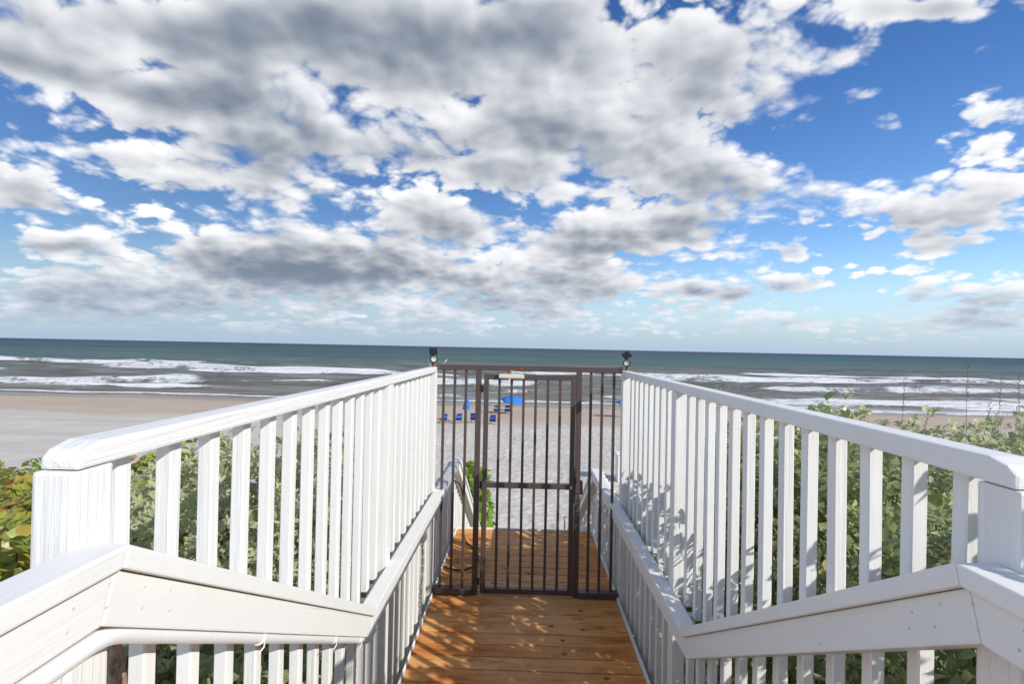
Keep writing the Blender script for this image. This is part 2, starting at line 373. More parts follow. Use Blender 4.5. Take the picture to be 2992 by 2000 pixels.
def water_mat():
    m, k, bs = newmat('sea_water')
    P = k.node('ShaderNodeNewGeometry').outputs['Position']; s = k.node('ShaderNodeSeparateXYZ'); k.l.new(P, s.inputs[0])
    # distance off shore, slightly skewed and uneven
    off = k.math('ADD', s.outputs[1], k.math('MULTIPLY', s.outputs[0], -.25))
    off = k.math('MULTIPLY', off, k.mapr(k.noise(k.vec('MULTIPLY', P, (.004, .012, 1)), 1.0, 3), .3, .7, .75, 1.3))
    lg = k.math('LOGARITHM', k.math('MAXIMUM', off, 20.0), 10.0)
    t = k.mapr(lg, 1.75, 3.75)
    body = k.ramp(t, [(.0, (.27, .23, .165)), (.16, (.19, .18, .135)), (.27, (.14, .165, .13)), (.36, (.06, .165, .145)), (.50, (.022, .13, .125)), (.68, (.013, .068, .105)), (1.0, (.008, .038, .08))])
    streak = k.noise(k.vec('MULTIPLY', P, (.03, .12, 1)), 1.0, 4, .6)
    body = k.mix(k.mapr(streak, .4, .7, 0, .45), body, k.mix(.5, body, C4((.16, .125, .09))))
    at = k.node('ShaderNodeAttribute', attribute_name='foam').outputs['Fac']
    lace = k.noise(k.vec('MULTIPLY', P, (.55, .38, 1)), 1.0, 6, .68, 2.2, .8)
    lace2 = k.noise(k.vec('MULTIPLY', P, (.10, .30, 1)), 1.0, 5, .65, 2.2, .6)
    fm = k.math('ADD', at, k.math('MULTIPLY_ADD', lace, 1.0, -.50))
    fm = k.mapr(k.math('ADD', fm, k.math('MULTIPLY_ADD', lace2, 1.2, -.60)), .46, .74, 0, 1, True)
    # scattered white horses further out
    wh = k.noise(k.vec('MULTIPLY', P, (.05, .045, 1)), 1.0, 5, .7)
    wm = k.math('MULTIPLY', k.mapr(wh, .705, .74, 0, .8, True), k.mapr(off, 150, 220, 0, 1))
    fm = k.math('MAXIMUM', fm, wm)
    wide = k.noise(k.vec('MULTIPLY', P, (.0035, .022, 1)), 1.0, 5, .6)
    body = k.mix(k.mapr(wide, .42, .62, 0, .9), body, k.mix(.55, body, C4((.012, .03, .045))))
    ch = k.noise(k.vec('MULTIPLY', P, (.28, .75, 1)), 1.0, 6, .62, 2.1, .3)
    ch2 = k.noise(k.vec('MULTIPLY', P, (.035, .11, 1)), 1.0, 6, .66)
    body = k.mix(k.mapr(ch2, .47, .66, 0, .7), body, k.mix(.5, body, C4((.16, .21, .21))))
    chop_shade = k.noise(k.vec('MULTIPLY', P, (.055, .30, 1)), 1.0, 5, .68, 2.1, .5)
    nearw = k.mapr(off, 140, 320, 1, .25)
    body = k.mix(k.math('MULTIPLY', k.mapr(chop_shade, .50, .62, 0, .65), nearw), body, C4((.33, .335, .32)))  # pale sky reflection on the waves, painted into the near-shore colour
    body = k.mix(k.math('MULTIPLY', k.mapr(chop_shade, .48, .36, 0, .75), nearw), body, C4((.085, .08, .045)))  # shaded wave faces, painted into the near-shore colour
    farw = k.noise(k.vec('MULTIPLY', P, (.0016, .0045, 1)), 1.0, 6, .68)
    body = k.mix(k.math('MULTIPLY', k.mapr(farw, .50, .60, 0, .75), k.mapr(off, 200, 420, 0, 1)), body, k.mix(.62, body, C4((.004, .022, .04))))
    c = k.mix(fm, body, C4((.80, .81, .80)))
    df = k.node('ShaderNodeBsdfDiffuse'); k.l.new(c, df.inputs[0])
    gl = k.node('ShaderNodeBsdfAnisotropic'); gl.inputs['Roughness'].default_value = .28
    b1 = k.node('ShaderNodeBump'); b1.inputs['Strength'].default_value = .85; b1.inputs['Distance'].default_value = .8; k.put(b1.inputs['Height'], ch)
    b2 = k.node('ShaderNodeBump'); b2.inputs['Strength'].default_value = .8; b2.inputs['Distance'].default_value = 3.0; k.put(b2.inputs['Height'], ch2); k.l.new(b1.outputs[0], b2.inputs['Normal'])
    k.l.new(b2.outputs[0], df.inputs['Normal']); k.l.new(b2.outputs[0], gl.inputs['Normal'])
    mx = k.node('ShaderNodeMixShader'); k.put(mx.inputs[0], k.mapr(fm, 0, 1, .16, .02)); k.l.new(df.outputs[0], mx.inputs[1]); k.l.new(gl.outputs[0], mx.inputs[2])
    k.l.new(mx.outputs[0], k.n['Material Output'].inputs[0]); k.n.remove(bs)
    return m
M_sea = water_mat()

def leaf_mat(name, a, b, c, transl=.35, rough=.45, under=None):
    m, k, bs = newmat(name)
    out = k.n['Material Output']
    at = k.node('ShaderNodeAttribute', attribute_name='tone').outputs['Fac']
    oi = k.node('ShaderNodeObjectInfo').outputs['Random']
    tone = k.math('FRACT', k.math('ADD', at, oi))
    col = k.ramp(tone, [(.0, a), (.5, b), (.86, b), (1.0, c)])
    P = k.node('ShaderNodeNewGeometry')
    col = k.mix(k.mapr(k.noise(P.outputs['Position'], 22, 3), .4, .7, 0, .3), col, k.mix(.5, col, C4(c)))
    if under: col = k.mix(k.math('MULTIPLY', P.outputs['Backfacing'], .6), col, C4(under))
    k.l.new(col, bs.inputs['Base Color']); bs.inputs['Roughness'].default_value = rough; bs.inputs['Specular IOR Level'].default_value = .4
    tr = k.node('ShaderNodeBsdfTranslucent'); k.l.new(k.mix(.5, col, C4((.16, .20, .03)), 'ADD'), tr.inputs[0])
    mx = k.node('ShaderNodeMixShader'); mx.inputs[0].default_value = transl
    k.l.new(bs.outputs[0], mx.inputs[1]); k.l.new(tr.outputs[0], mx.inputs[2]); k.l.new(mx.outputs[0], out.inputs[0])
    return m
M_silver = leaf_mat('silver_green_leaf', (.34, .38, .20), (.47, .50, .27), (.66, .63, .34), .36, .5, (.56, .57, .42))
M_ink = leaf_mat('glossy_green_leaf', (.13, .19, .075), (.26, .31, .14), (.56, .53, .22), .36, .34, (.44, .46, .32))
M_grape = leaf_mat('sea_grape_leaf', (.22, .30, .05), (.38, .41, .07), (.60, .26, .10), .40, .35, (.46, .40, .16))
M_fresh = leaf_mat('fresh_green_leaf', (.16, .30, .04), (.25, .38, .05), (.42, .44, .09), .42, .4)
# ------------------------------------------------------------------ beach (one ground sheet) and sea
def sstep(a, b, x): t = np.clip((x-a)/(b-a), 0, 1); return t*t*(3-2*t)
def vnoise(x, y, s, seed):
    r = np.random.default_rng(seed); n = 256; g = r.random((n, n))
    x = x*s; y = y*s; xi = np.floor(x).astype(int); yi = np.floor(y).astype(int); fx = x-xi; fy = y-yi
    fx = fx*fx*(3-2*fx); fy = fy*fy*(3-2*fy)
    a = g[xi % n, yi % n]; b = g[(xi+1) % n, yi % n]; c = g[xi % n, (yi+1) % n]; d = g[(xi+1) % n, (yi+1) % n]
    return (a*(1-fx)+b*fx)*(1-fy)+(c*(1-fx)+d*fx)*fy
def ground_z(x, y):
    x = np.asarray(x, float); y = np.asarray(y, float)
    z = -4.2-.72*sstep(44, 66, y)-2.4*sstep(64, 130, y)
    z = z+3.4*sstep(12.5, 3.0, y)*(1-.25*sstep(6, 30, np.abs(x)))
    z = z+(vnoise(x+90, y+90, .35, 3)-.5)*.16*(1-sstep(42, 50, y))
    return z
def grid_mesh(name, X, Y, Z):
    nx, ny = len(X), len(Y)
    gx, gy = np.meshgrid(X, Y, indexing='ij')
    co = np.stack([gx, gy, Z], -1).reshape(-1, 3)
    i = np.arange(nx-1)[:, None]*ny+np.arange(ny-1)[None, :]
    q = np.stack([i, i+ny, i+ny+1, i+1], -1).reshape(-1, 4)
    me = bpy.data.meshes.new(name)
    me.vertices.add(len(co)); me.vertices.foreach_set('co', co.ravel().astype(np.float32))
    me.loops.add(q.size); me.loops.foreach_set('vertex_index', q.ravel().astype(np.int32))
    me.polygons.add(len(q)); me.polygons.foreach_set('loop_start', np.arange(0, q.size, 4, dtype=np.int32))
    me.polygons.foreach_set('use_smooth', np.ones(len(q), bool))
    me.update(calc_edges=True); me.validate()
    return me
def geo(a, b, n): return np.sign(a)*np.geomspace(abs(a), abs(b), n)
X = np.unique(np.concatenate([-geo(9, 900, 34), np.arange(-9, 9.01, .075), geo(9, 900, 34)]))
Y = np.unique(np.concatenate([np.linspace(-40, -6, 14), np.arange(-6, 13, .5), np.arange(13, 46, .075), np.linspace(46, 130, 90)]))
gx, gy = np.meshgrid(X, Y, indexing='ij'); Z = ground_z(gx, gy)
ix0 = int(np.searchsorted(X, -9)); iy0 = int(np.searchsorted(Y, 13.0)); st = .075
nfx = int(18/st); nfy = int(33/st)
dimp = np.zeros((nfx+1, nfy+1))
for _ in range(9500):
    cx, cyy = rng.uniform(0, nfx), rng.uniform(0, nfy); rx = rng.uniform(1.2, 2.6); ry = rx*rng.uniform(.9, 1.8); an = rng.uniform(0, 3.14); dp = rng.uniform(.006, .018)
    w = 8; a0, a1, b0, b1 = max(0, int(cx)-w), min(nfx, int(cx)+w), max(0, int(cyy)-w), min(nfy, int(cyy)+w)
    uu, vv = np.meshgrid(np.arange(a0, a1+1)-cx, np.arange(b0, b1+1)-cyy, indexing='ij')
    p = uu*math.cos(an)+vv*math.sin(an); q = -uu*math.sin(an)+vv*math.cos(an); rr = (p/rx)**2+(q/ry)**2
    dimp[a0:a1+1, b0:b1+1] += -dp*np.exp(-rr)+.55*dp*np.exp(-((np.sqrt(rr)-1.7)/.45)**2)
fade = 1-sstep(38, 46, Y[iy0:iy0+nfy+1])
hx, hy = min(nfx+1, len(X)-ix0), min(nfy+1, len(Y)-iy0)
Z[ix0:ix0+hx, iy0:iy0+hy] += (dimp*fade[None, :nfy+1] if len(fade) == nfy+1 else dimp*np.resize(fade, nfy+1)[None, :])[:hx, :hy]
beach = obj('beach', grid_mesh('beach', X, Y, Z), M_sand)
tag(beach, 'pale footprinted beach sand turning tan and damp towards the water', kind='structure')

SEA_Z = -4.9
Yw = np.unique(np.concatenate([np.arange(57, 72, .22), np.arange(72, 175, .42), np.geomspace(175, 30000, 150)]))
Xw = np.unique(np.concatenate([-geo(175, 30000, 45), np.arange(-175, 175.1, .9), geo(175, 30000, 45)]))
wx, wy = np.meshgrid(Xw, Yw, indexing='ij')
near = 1-sstep(170, 420, wy)
wz = np.zeros_like(wx)
for lam, amp, ph, sk in ((17, .30, 0, .10), (11, .20, 1.3, -.16), (6.3, .10, 2.1, .3), (29, .28, .7, -.05)):
    q = 2*np.pi/lam*(wy+sk*wx)+ph+5*vnoise(wx, wy, .018, int(lam))
    wz += amp*(np.exp(np.sin(q))/1.3-1)*near
foam = np.zeros_like(wx)
breakers = [  # y at x=0, slope, x from, x to, height, foam run ahead of the crest
    (148, -.06, -175, -92, .80, 9), (128, .02, -112, -22, .75, 7), (122, 0, -75, -8, .45, 5), (137, .0, -12, 60, .85, 9),
    (124, .06, 22, 110, .85, 8), (160, .0, 60, 150, .55, 4), (140, .02, 100, 175, .8, 9), (101, -.02, 40, 72, .7, 6), (107, -.02, 62, 125, .6, 5),
    (97, .05, -34, 14, .6, 4), (92, .10, -150, -48, .75, 6), (88, -.02, -60, -22, .35, 2), (80, .0, -14, 12, .45, 3), (84, .0, 70, 140, .45, 5),
    (79, .03, -110, -35, .28, 3), (75, .0, 20, 75, .35, 4), (112, .0, -150, -100, .3, 2), (118, 0, 130, 175, .4, 5), (73, 0, -26, -2, .25, 2)]
for bi, (yc, sl_, xa, xb, amp, run) in enumerate(breakers):
    run *= .58
    yl = yc+sl_*wx+2.6*np.sin(wx*.045+bi)+3.2*(vnoise(wx, wx*0+bi*7, .06, 50+bi)-.5)
    en = sstep(xa, xa+14, wx+8*(vnoise(wx, wy, .2, 9+bi)-.5))*(1-sstep(xb-14, xb, wx+8*(vnoise(wx, wy, .2, 29+bi)-.5)))
    d = wy-yl
    prof = np.where(d < 0, np.exp(-(d/1.3)**2), np.exp(-(d/4.2)**2))
    wz += 1.3*amp*prof*en*(.75+.5*vnoise(wx, wy, .11, 77+bi))
    fr = np.where(d < 0, 1-sstep(run*.5, run*(1.0+.9*vnoise(wx, wy, .09, 5+bi)), -d), 1-sstep(.4, 1.6, d))
    foam = np.maximum(foam, fr*en*(.54+.5*vnoise(wx, wy, .13, 33+bi)))
# broken foam everywhere inside the surf, and the swash at the water's edge
shore = 64.5+2.2*(vnoise(wx, wx*0, .035, 4)-.5)+1.6*(vnoise(wx, wx*0, .12, 6)-.5)+.02*wx*0
ds = wy-shore
foam = np.maximum(foam, np.exp(-((ds-.9)/1.1)**2)*(.75+.5*vnoise(wx, wy, .3, 61)))
foam = np.maximum(foam, (.42+.22*sstep(-30, 60, wx))*(1-sstep(2, 34, ds))*vnoise(wx, wy, .16, 81)+(.05+.2*sstep(-20, 50, wx))*(1-sstep(30, 95, ds)))
wz = wz*sstep(1.0, 9.0, ds)+.10*(1-sstep(0, 8, ds))-.9*(1-sstep(-2.5, .0, ds))
sea_me = grid_mesh('ocean', Xw, Yw, wz+SEA_Z)
at = sea_me.attributes.new('foam', 'FLOAT', 'POINT'); at.data.foreach_set('value', np.clip(foam, 0, 1.1).ravel().astype(np.float32))
sea = obj('ocean', sea_me, M_sea)
tag(sea, 'sea with lines of white breakers, brown near shore and teal farther out', kind='structure')

# ------------------------------------------------------------------ lower landing, boards laid across
DX0, DX1 = -.72, .815
deck = thing('deck_landing', 'stained wooden deck landing of cross boards running under the gate', 'deck', (.048, 3.9, 0))
def child_board(name, p0, p1, w, h, mat, root, **kw):
    o = board(name, p0, p1, w, h, mat, None, **kw)
    mw = o.matrix_basis.copy(); mw.translation = mw.translation-root.location
    o.parent = root; o.matrix_basis = mw; return o
y = 2.075; i = 0
while y < 5.85:
    w = .1325
    child_board('board', (DX0+.001+random.uniform(-.0, .0), y+w/2, -.019+random.uniform(-.001, .0008)), (DX1-.001, y+w/2, -.019+random.uniform(-.001, .0008)), w, .038, M_deck, deck, b=.002)
    y += .1425
DY1 = y-.005
child_board('nosing', (DX0-.02, DY1+.012, -.05), (DX1+.02, DY1+.012, -.05), .022, .13, M_white, deck)
for xx in (DX0+.02, .05, DX1-.02):
    child_board('joist', (xx, 2.08, -.14), (xx, DY1-.002, -.14), .038, .2, M_under, deck)
for xx in (DX0+.05, DX1-.05):
    for yy in (2.3, 4.1, 5.7):
        g = float(ground_z(xx, yy))
        child_board('support_post', (xx, yy, g-.2), (xx, yy, -.241), .09, .09, M_under, deck, up=(0, 1, 0))
# upper landing behind and under the camera, with the short flight between
up = thing('upper_landing', 'stained wooden landing at the head of the short upper flight', 'deck', (.048, 0, .875))
y = -1.6
while y < .72:
    child_board('board', (DX0+.001, y+.0685, .875-.019), (DX1-.001, y+.0685, .875-.019), .137, .038, M_deck, up, b=.004); y += .1425
for xx in (DX0+.02, DX1-.02):
    child_board('joist', (xx, -1.6, .735), (xx, .82, .735), .038, .2, M_under, up)
    child_board('support_post', (xx, -1.3, float(ground_z(xx, -1.3))-.2), (xx, -1.3, .634), .09, .09, M_under, up, up=(0, 1, 0))
    child_board('support_post', (xx, .6, float(ground_z(xx, .6))-.2), (xx, .6, .634), .09, .09, M_under, up, up=(0, 1, 0))
def flight(root, y0, z0, n, rise, run):
    for s in range(n):
        zz = z0-rise*(s+1); yy = y0+run*s
        for q in range(2):
            child_board('tread', (DX0+.001, yy+.07+q*.15, zz-.019), (DX1-.001, yy+.07+q*.15, zz-.019), .143, .038, M_deck, root, b=.004)
    ang = Vector((0, run, -rise)); L = n+1
    for xx in (DX0+.015, DX1-.015):
        a = Vector((xx, y0, z0-rise-.15)); child_board('stringer', a, a+ang*(n-1), .038, .2, M_under, root)
fl1 = thing('stair_flight', 'short stained flight of steps from the upper landing to the deck', 'stairs', (.048, 1.5, .4)); flight(fl1, .86, .875, 4, .175, .304)
NS = 24
fl2 = thing('stair_flight', 'long wooden flight descending from the deck edge to the beach', 'stairs', (.048, 9, -2)); flight(fl2, DY1+.03, 0, NS, .172, .30)

# ------------------------------------------------------------------ railings
def railing(side):
    L = side < 0
    root = thing('white_railing', 'tall white painted picket railing along the left side of the stair and landing' if L else
                 'tall white painted picket railing along the right side, dappled by shrub shade', 'railing', (-.76 if L else .86, 2.6, 0), 'white picket railings flanking the walkway')
    off = root.location
    def fix(o):
        m = o.matrix_basis.copy(); m.translation = m.translation-off; o.parent = root; o.matrix_basis = m; return o
    F = -.735 if L else .835                 # inner face of posts, pickets and top rail
    s = -1 if L else 1
    ci = -.66 if L else .757                 # inner edge of the handrail cap
    fi = -.676 if L else .773                # inner face of the board under the cap
    A = 1.755 if L else 1.742; yAB = .855 if L else .914
    Cz = .88 if L else .806; yBC = 2.38 if L else 2.424
    zt0, zt1 = (1.882, 1.925) if L else (1.877, 1.925)
    yEnd = 5.60; slopeD = -.598
    def cap_z(yy):
        if yy < yAB: return A
        if yy < yBC: return A+(Cz-A)*(yy-yAB)/(yBC-yAB)
        if yy < yEnd: return Cz
        return Cz+slopeD*(yy-yEnd)
    # posts
    pw = .084
    def post(yc, zlo, zhi, mat=M_weather, w=pw, name='post'):
        fix(board(name, (F+s*.035, yc, zlo), (F+s*.035, yc, zhi), .070, w, mat, None, up=(0, 1, 0), b=.006, seg=2))
    y1 = .868 if L else .9185; y2 = 2.865 if L else 2.858; y3 = 4.345
    for yc in (y1, y2, y3):
        post(yc, float(ground_z(F, yc))-.25, zt0-.002)
    post(-1.2, float(ground_z(F, -1.2))-.25, A-.04)
    yb = 5.66; post(yb, float(ground_z(F, yb))-.25, Cz-.045)
    for yy in (8.2, 10.8):
        post(yy, float(ground_z(F, yy))-.25, cap_z(yy)-.08)
    post(12.9, float(ground_z(F, 12.9))-.25, cap_z(12.9)+.12)
    # level top rail, eased end at the near post
    a0 = y1-.035; tb = zt0; hh = zt1-zt0
    prof = [(a0, tb), (y3+.045, tb), (y3+.045, zt1), (a0+.05, zt1), (a0+.016, zt1-.010), (a0, zt1-.024)]
    fix(prism_yz('top_rail', prof, F-s*.003, F+s*.064, (1, 0), M_weather if L else M_white, None, b=.006))
    # tall pickets between handrail and top rail
    pk = .036; SB = .030                     # pickets stand back from the rail's inner face
    ny = [(.919+.1417*j) for j in range(13)] if L else [(.982+.1345*j) for j in range(13)]
    ny2 = [2.975+.146*j for j in range(9)] if L else [2.975+.142*j for j in range(9)]
    kx = 1+SB/abs(F); ny = [v*kx for v in ny]; ny2 = [v*kx for v in ny2]
    for yy in ny+ny2:
        if y2-pw/2-.03 < yy+.019 < y2+pw/2+.03 or yy > y3-pw/2-.05: continue
        zlo = cap_z(yy+.019)-.062 if yy < yBC else Cz-.037+random.uniform(.0, .004)
        j_ = random.uniform(-.003, .003); j2 = random.uniform(-.003, .003)
        fix(board('baluster', (F+s*(pk/2+SB), yy+.019+j_, zlo), (F+s*(pk/2+SB), yy+.019+j2, zt0-.001), pk, pk, M_white if random.random() < .7 else M_weather, None, up=(0, 1, 0), b=.0035))
    # handrail cap and the board under it, mitred at every bend
    P = [(-1.6, A), (yAB, A), (yBC, Cz), (yEnd, Cz), (13.0, Cz+slopeD*(13.0-yEnd))]
    def offset(dz0):                          # shift the polyline down by dz0 measured square to each segment
        out = []
        for i in range(len(P)):
            ns = []
            for a, b in ((i-1, i), (i, i+1)):
                if a >= 0 and b < len(P):
                    d = Vector((P[b][0]-P[a][0], P[b][1]-P[a][1])).normalized(); ns.append(Vector((d.y, -d.x)))
            n = sum(ns, Vector((0, 0))).normalized(); kk = dz0/max(.3, n.dot(ns[0]))
            out.append((P[i][0]+n.x*kk, P[i][1]+n.y*kk))
        return out
    def strip(name, d0, d1, xa, xb, mat, b):
        T_, B_ = offset(d0), offset(d1)
        for i in range(len(P)-1):
            e = Vector((P[i+1][0]-P[i][0], P[i+1][1]-P[i][1])).normalized()*.0008
            pts = [(T_[i][0]+e.x, T_[i][1]+e.y), (B_[i][0]+e.x, B_[i][1]+e.y), (B_[i+1][0]-e.x, B_[i+1][1]-e.y), (T_[i+1][0]-e.x, T_[i+1][1]-e.y)]
            fix(prism_yz(name, pts, min(xa, xb), max(xa, xb), e, mat, None, b))
    strip('handrail_cap', 0, .037, ci, F-s*.001, M_white, .004)
    strip('handrail_board', .0385, .122, fi, F+s*.0285, M_white, .004)
    scr = bpy.data.meshes.get('screw_head_'+('l' if L else 'r'))
    if scr is None:
        bm = bmesh.new(); bmesh.ops.create_cone(bm, cap_ends=True, segments=8, radius1=.0027, radius2=.0022, depth=.0012); scr = from_bm('screw_head_'+('l' if L else 'r'), bm); scr.materials.append(M_nail)
    for yy in (.35, .60, yAB-.10, yAB-.03, yAB+.05, yAB+.12, 1.35, 1.8, yBC-.12, yBC-.05, yBC+.09, 3.2, 3.9):
        for dq in (.060, .098):
            zz = cap_z(yy)-dq*(1.15 if yAB < yy < yBC else 1)
            fix(obj('screw_head', scr, M_nail, None, Matrix.Translation((fi-s*.0006, yy+random.uniform(-.012, .012), zz+random.uniform(-.006, .006))) @ Matrix.Rotation(R(90), 4, 'Y')))
    # short pickets under the handrail
    def low(yy, zlo):
        ztop = cap_z(yy)-.041-(.02 if (yAB < yy < yBC or yy > yEnd) else 0)
        fix(board('baluster', (F+s*(pk/2+SB), yy, zlo), (F+s*(pk/2+SB), yy, ztop-.01), pk, pk, M_white if random.random() < .75 else M_weather, None, up=(0, 1, 0), b=.0035))
    posts = (y1, y2, y3, yb, -1.2, 8.2, 10.8)
    yy = ((1.036-.019) if L else (1.092+.019))*kx
    pit = (.1435 if L else .1455)*kx
    taken = [t_+.019 for t_ in ny+ny2]
    while yy < 12.7:
        if not any(abs(yy-q) < pw/2+.03 for q in posts):
            step = .875-.575*(yy-.85) if yy < yBC else (0 if yy < DY1 else -.575*(yy-DY1))
            zl = max(-.14, step-.10) if yy < DY1 else step-.16
            off_ = .040 if (any(abs(yy-t_) < .045 for t_ in taken) and yy < y3) else 0
            low(yy, zl)
        yy += pit
    # toe board along the deck edge
    ti = DX0 if L else DX1
    fix(board('toe_board', ((ti+F)/2+s*.0, 2.42, -.052), ((ti+F)/2, DY1-.006, -.052), abs(F-ti)-.003, .165, M_white, None, b=.004))
    return root
rail_l = railing(-1); rail_r = railing(1)

# ------------------------------------------------------------------ white conduit strapped under the left handrail
cond = thing('conduit_pipe', 'thick white plastic conduit pipe strapped under the left handrail', 'pipe', (-.70, .9, 1.57))
def rel(P, o): return [Vector(p)-o.location for p in P]
xc = -.702
sl2 = -.574; zA = 1.598; yc0 = .865; rb = .16; th = math.atan(-sl2); tl = rb*math.tan(th/2)
cp = [(xc, -1.5, zA), (xc, 0, zA), (xc, yc0-tl-.05, zA)]
for q in np.linspace(0, th, 9): cp.append((xc, yc0-tl+rb*math.sin(q), zA-rb*(1-math.cos(q))))
cp += [(xc, yy, zA+sl2*(yy-yc0)) for yy in (1.1, 1.5, 2.0, 2.34)]
z1 = zA+sl2*(2.40-yc0)
for q in np.linspace(0, th, 6): cp.append((xc, 2.40-.03+.10*math.sin(th)-.10*math.sin(th-q)+.0, z1+.017-.10*(math.cos(th-q)-math.cos(th))))
cp.append((xc, cp[-1][1]+.06, cp[-1][2]))
tube('pipe', rel(cp, cond), .0165, M_pvc, cond, 20)
for yy, zz in ((1.38, 1.302), (1.93, .99), (2.24, .813)):
    c0 = Vector((xc, yy, zz))-cond.location; ex = Vector((0, .87, -.50))
    v, fc = [], []
    ring = [c0+Vector((1, 0, 0))*.0185*math.cos(q)+Vector((0, .5, .87))*.0185*math.sin(q)+ex*0 for q in np.linspace(0, 2*math.pi, 17)]
    o = tube('cable_tie', ring, .0026, M_tie, cond, 6)
    tail = [c0+Vector((.018, 0, -.006)), c0+Vector((.024, -.018, -.016)), c0+Vector((.02, -.04, -.022))]
    tube('tie_tail', tail, .0022, M_tie, o, 5)
# ------------------------------------------------------------------ gate: fixed frame with side bars, and a hinged leaf
GY = 4.362
gate = thing('metal_gate', 'brown metal picket gate with side panels closing the deck between the railings', 'gate', (.048, GY, 0))
def gb(name, p0, p1, w, h, mat=M_brown, parent=None, up=(0, 1, 0), b=.002):
    pr = parent or gate
    o = board(name, p0, p1, w, h, mat, None, up=up, b=b)
    m = o.matrix_basis.copy(); m.translation = m.translation-gate.location
    o.parent = pr
    o.matrix_basis = (pr.matrix_basis.inverted() @ m) if pr is not gate else m
    return o
gb('top_bar', (-.733, GY, 1.926), (.833, GY, 1.926), .045, .046, up=(0, 0, 1))
for x0, x1 in ((-.738, -.400), (.499, .834)):
    gb('sill_bar', (x0, GY-.006, .035), (x1, GY-.006, .035), .078, .046, up=(0, 0, 1))
for xa in (-.377, .476):
    gb('jamb', (xa, GY, .004), (xa, GY, 1.902), .046, .046)
for x in (-.675, -.580, -.484, .577, .672, .771):
    gb('bar', (x, GY, .0585), (x, GY, 1.9025), .022, .022, b=.0015)
leaf = bpy.data.objects.new('gate_leaf', None); COL.objects.link(leaf); leaf.parent = gate; leaf.location = (0, 0, 0); leaf.empty_display_size = .1
leaf['label'] = 'hinged gate leaf of brown metal pickets'
for xa in (-.310, .428):
    gb('stile', (xa, GY, .018), (xa, GY, 1.876), .040, .040, parent=leaf)
for zz, hh in ((1.853, .044), (.932, .044), (.040, .044)):
    gb('cross_rail', (-.2895, GY, zz), (.4075, GY, zz), .040, hh, parent=leaf, up=(0, 0, 1))
for j in range(6):
    x = -.199+.1032*j
    gb('picket', (x, GY, .9545), (x, GY, 1.8305), .022, .022, parent=leaf, b=.0015)
    gb('picket', (x, GY, .0625), (x, GY, .9095), .022, .022, parent=leaf, b=.0015)
# hinges
for zz in (1.755, .945, .13):
    h = gb('hinge', (-.3425, GY-.020, zz-.035), (-.3425, GY-.020, zz+.035), .018, .018, M_black, b=.003)
    for q in (-.03, -.01, .01, .03):
        gb('knuckle', (-.3425, GY-.031, zz+q-.008), (-.3425, GY-.031, zz+q+.008), .014, .012, M_steel if q > .02 else M_black, b=.003)
# lock: flat strips in the gap, strike plate, barrel and the box behind
gb('lock_strip', (.4505, GY-.016, .80), (.4505, GY-.016, 1.095), .006, .012, M_black)
gb('strike_plate', (.476, GY-.0255, .882), (.476, GY-.0255, 1.046), .043, .004, M_brown)
for dx in (-.010, .010):
    for zz in (.897, 1.030):
        gb('screw', (.476+dx, GY-.0295, zz-.003), (.476+dx, GY-.0295, zz+.003), .006, .004, M_steel, b=.001)
gb('latch', (.459, GY-.030, .955), (.459, GY-.030, 1.015), .008, .006, M_black)
gb('lock_box', (.508, GY+.012, .865), (.508, GY+.012, .985), .03, .03, M_black, b=.006)
mw = Matrix.Translation(Vector((.424, GY-.0205, .930))-gate.location) @ Matrix.Rotation(R(90), 4, 'X')
lathe('lock_barrel', [(.014, 0), (.014, .006), (.012, .012), (.006, .0125), (.0055, .010)], M_steel, gate, mw, 18)
# door closer
cl = gb('closer_body', (-.208, GY-.038, 1.858), (.003, GY-.038, 1.858), .034, .040, M_cream, up=(0, 0, 1), b=.008)
for xe in (-.2085, .0035):
    d = -1 if xe < 0 else 1
    gb('end_cap', (xe, GY-.038, 1.858), (xe+d*.006, GY-.038, 1.858), .028, .034, M_tie if d > 0 else M_black, up=(0, 0, 1), b=.004)
gb('closer_arm', (-.115, GY-.040, 1.8785), (-.115, GY-.040, 1.903), .018, .018, M_rust, b=.004)
gb('closer_arm', (-.122, GY-.040, 1.9075), (-.012, GY-.030, 1.921), .016, .010, M_rust, up=(0, 0, 1), b=.003)
gb('arm_bracket', (-.03, GY-.027, 1.925), (.0, GY-.027, 1.925), .008, .024, M_rust, up=(0, 0, 1), b=.002)
gb('arm_pivot', (-.115, GY-.040, 1.822), (-.115, GY-.040, 1.8375), .02, .02, M_tie, b=.006)
# brackets that hold the gate to the posts
for xa, d in ((-.715, -1), (.815, 1)):
    br = gb('bracket', (xa, GY-.0255, 1.930), (xa+d*.022, GY-.0255, 1.930), .006, .052, M_brown if d < 0 else M_black, up=(0, 0, 1))
    for zz in (1.919, 1.941):
        gb('bolt', (xa+d*.006, GY-.031, zz-.004), (xa+d*.006, GY-.031, zz+.004), .008, .005, M_steel, b=.002)
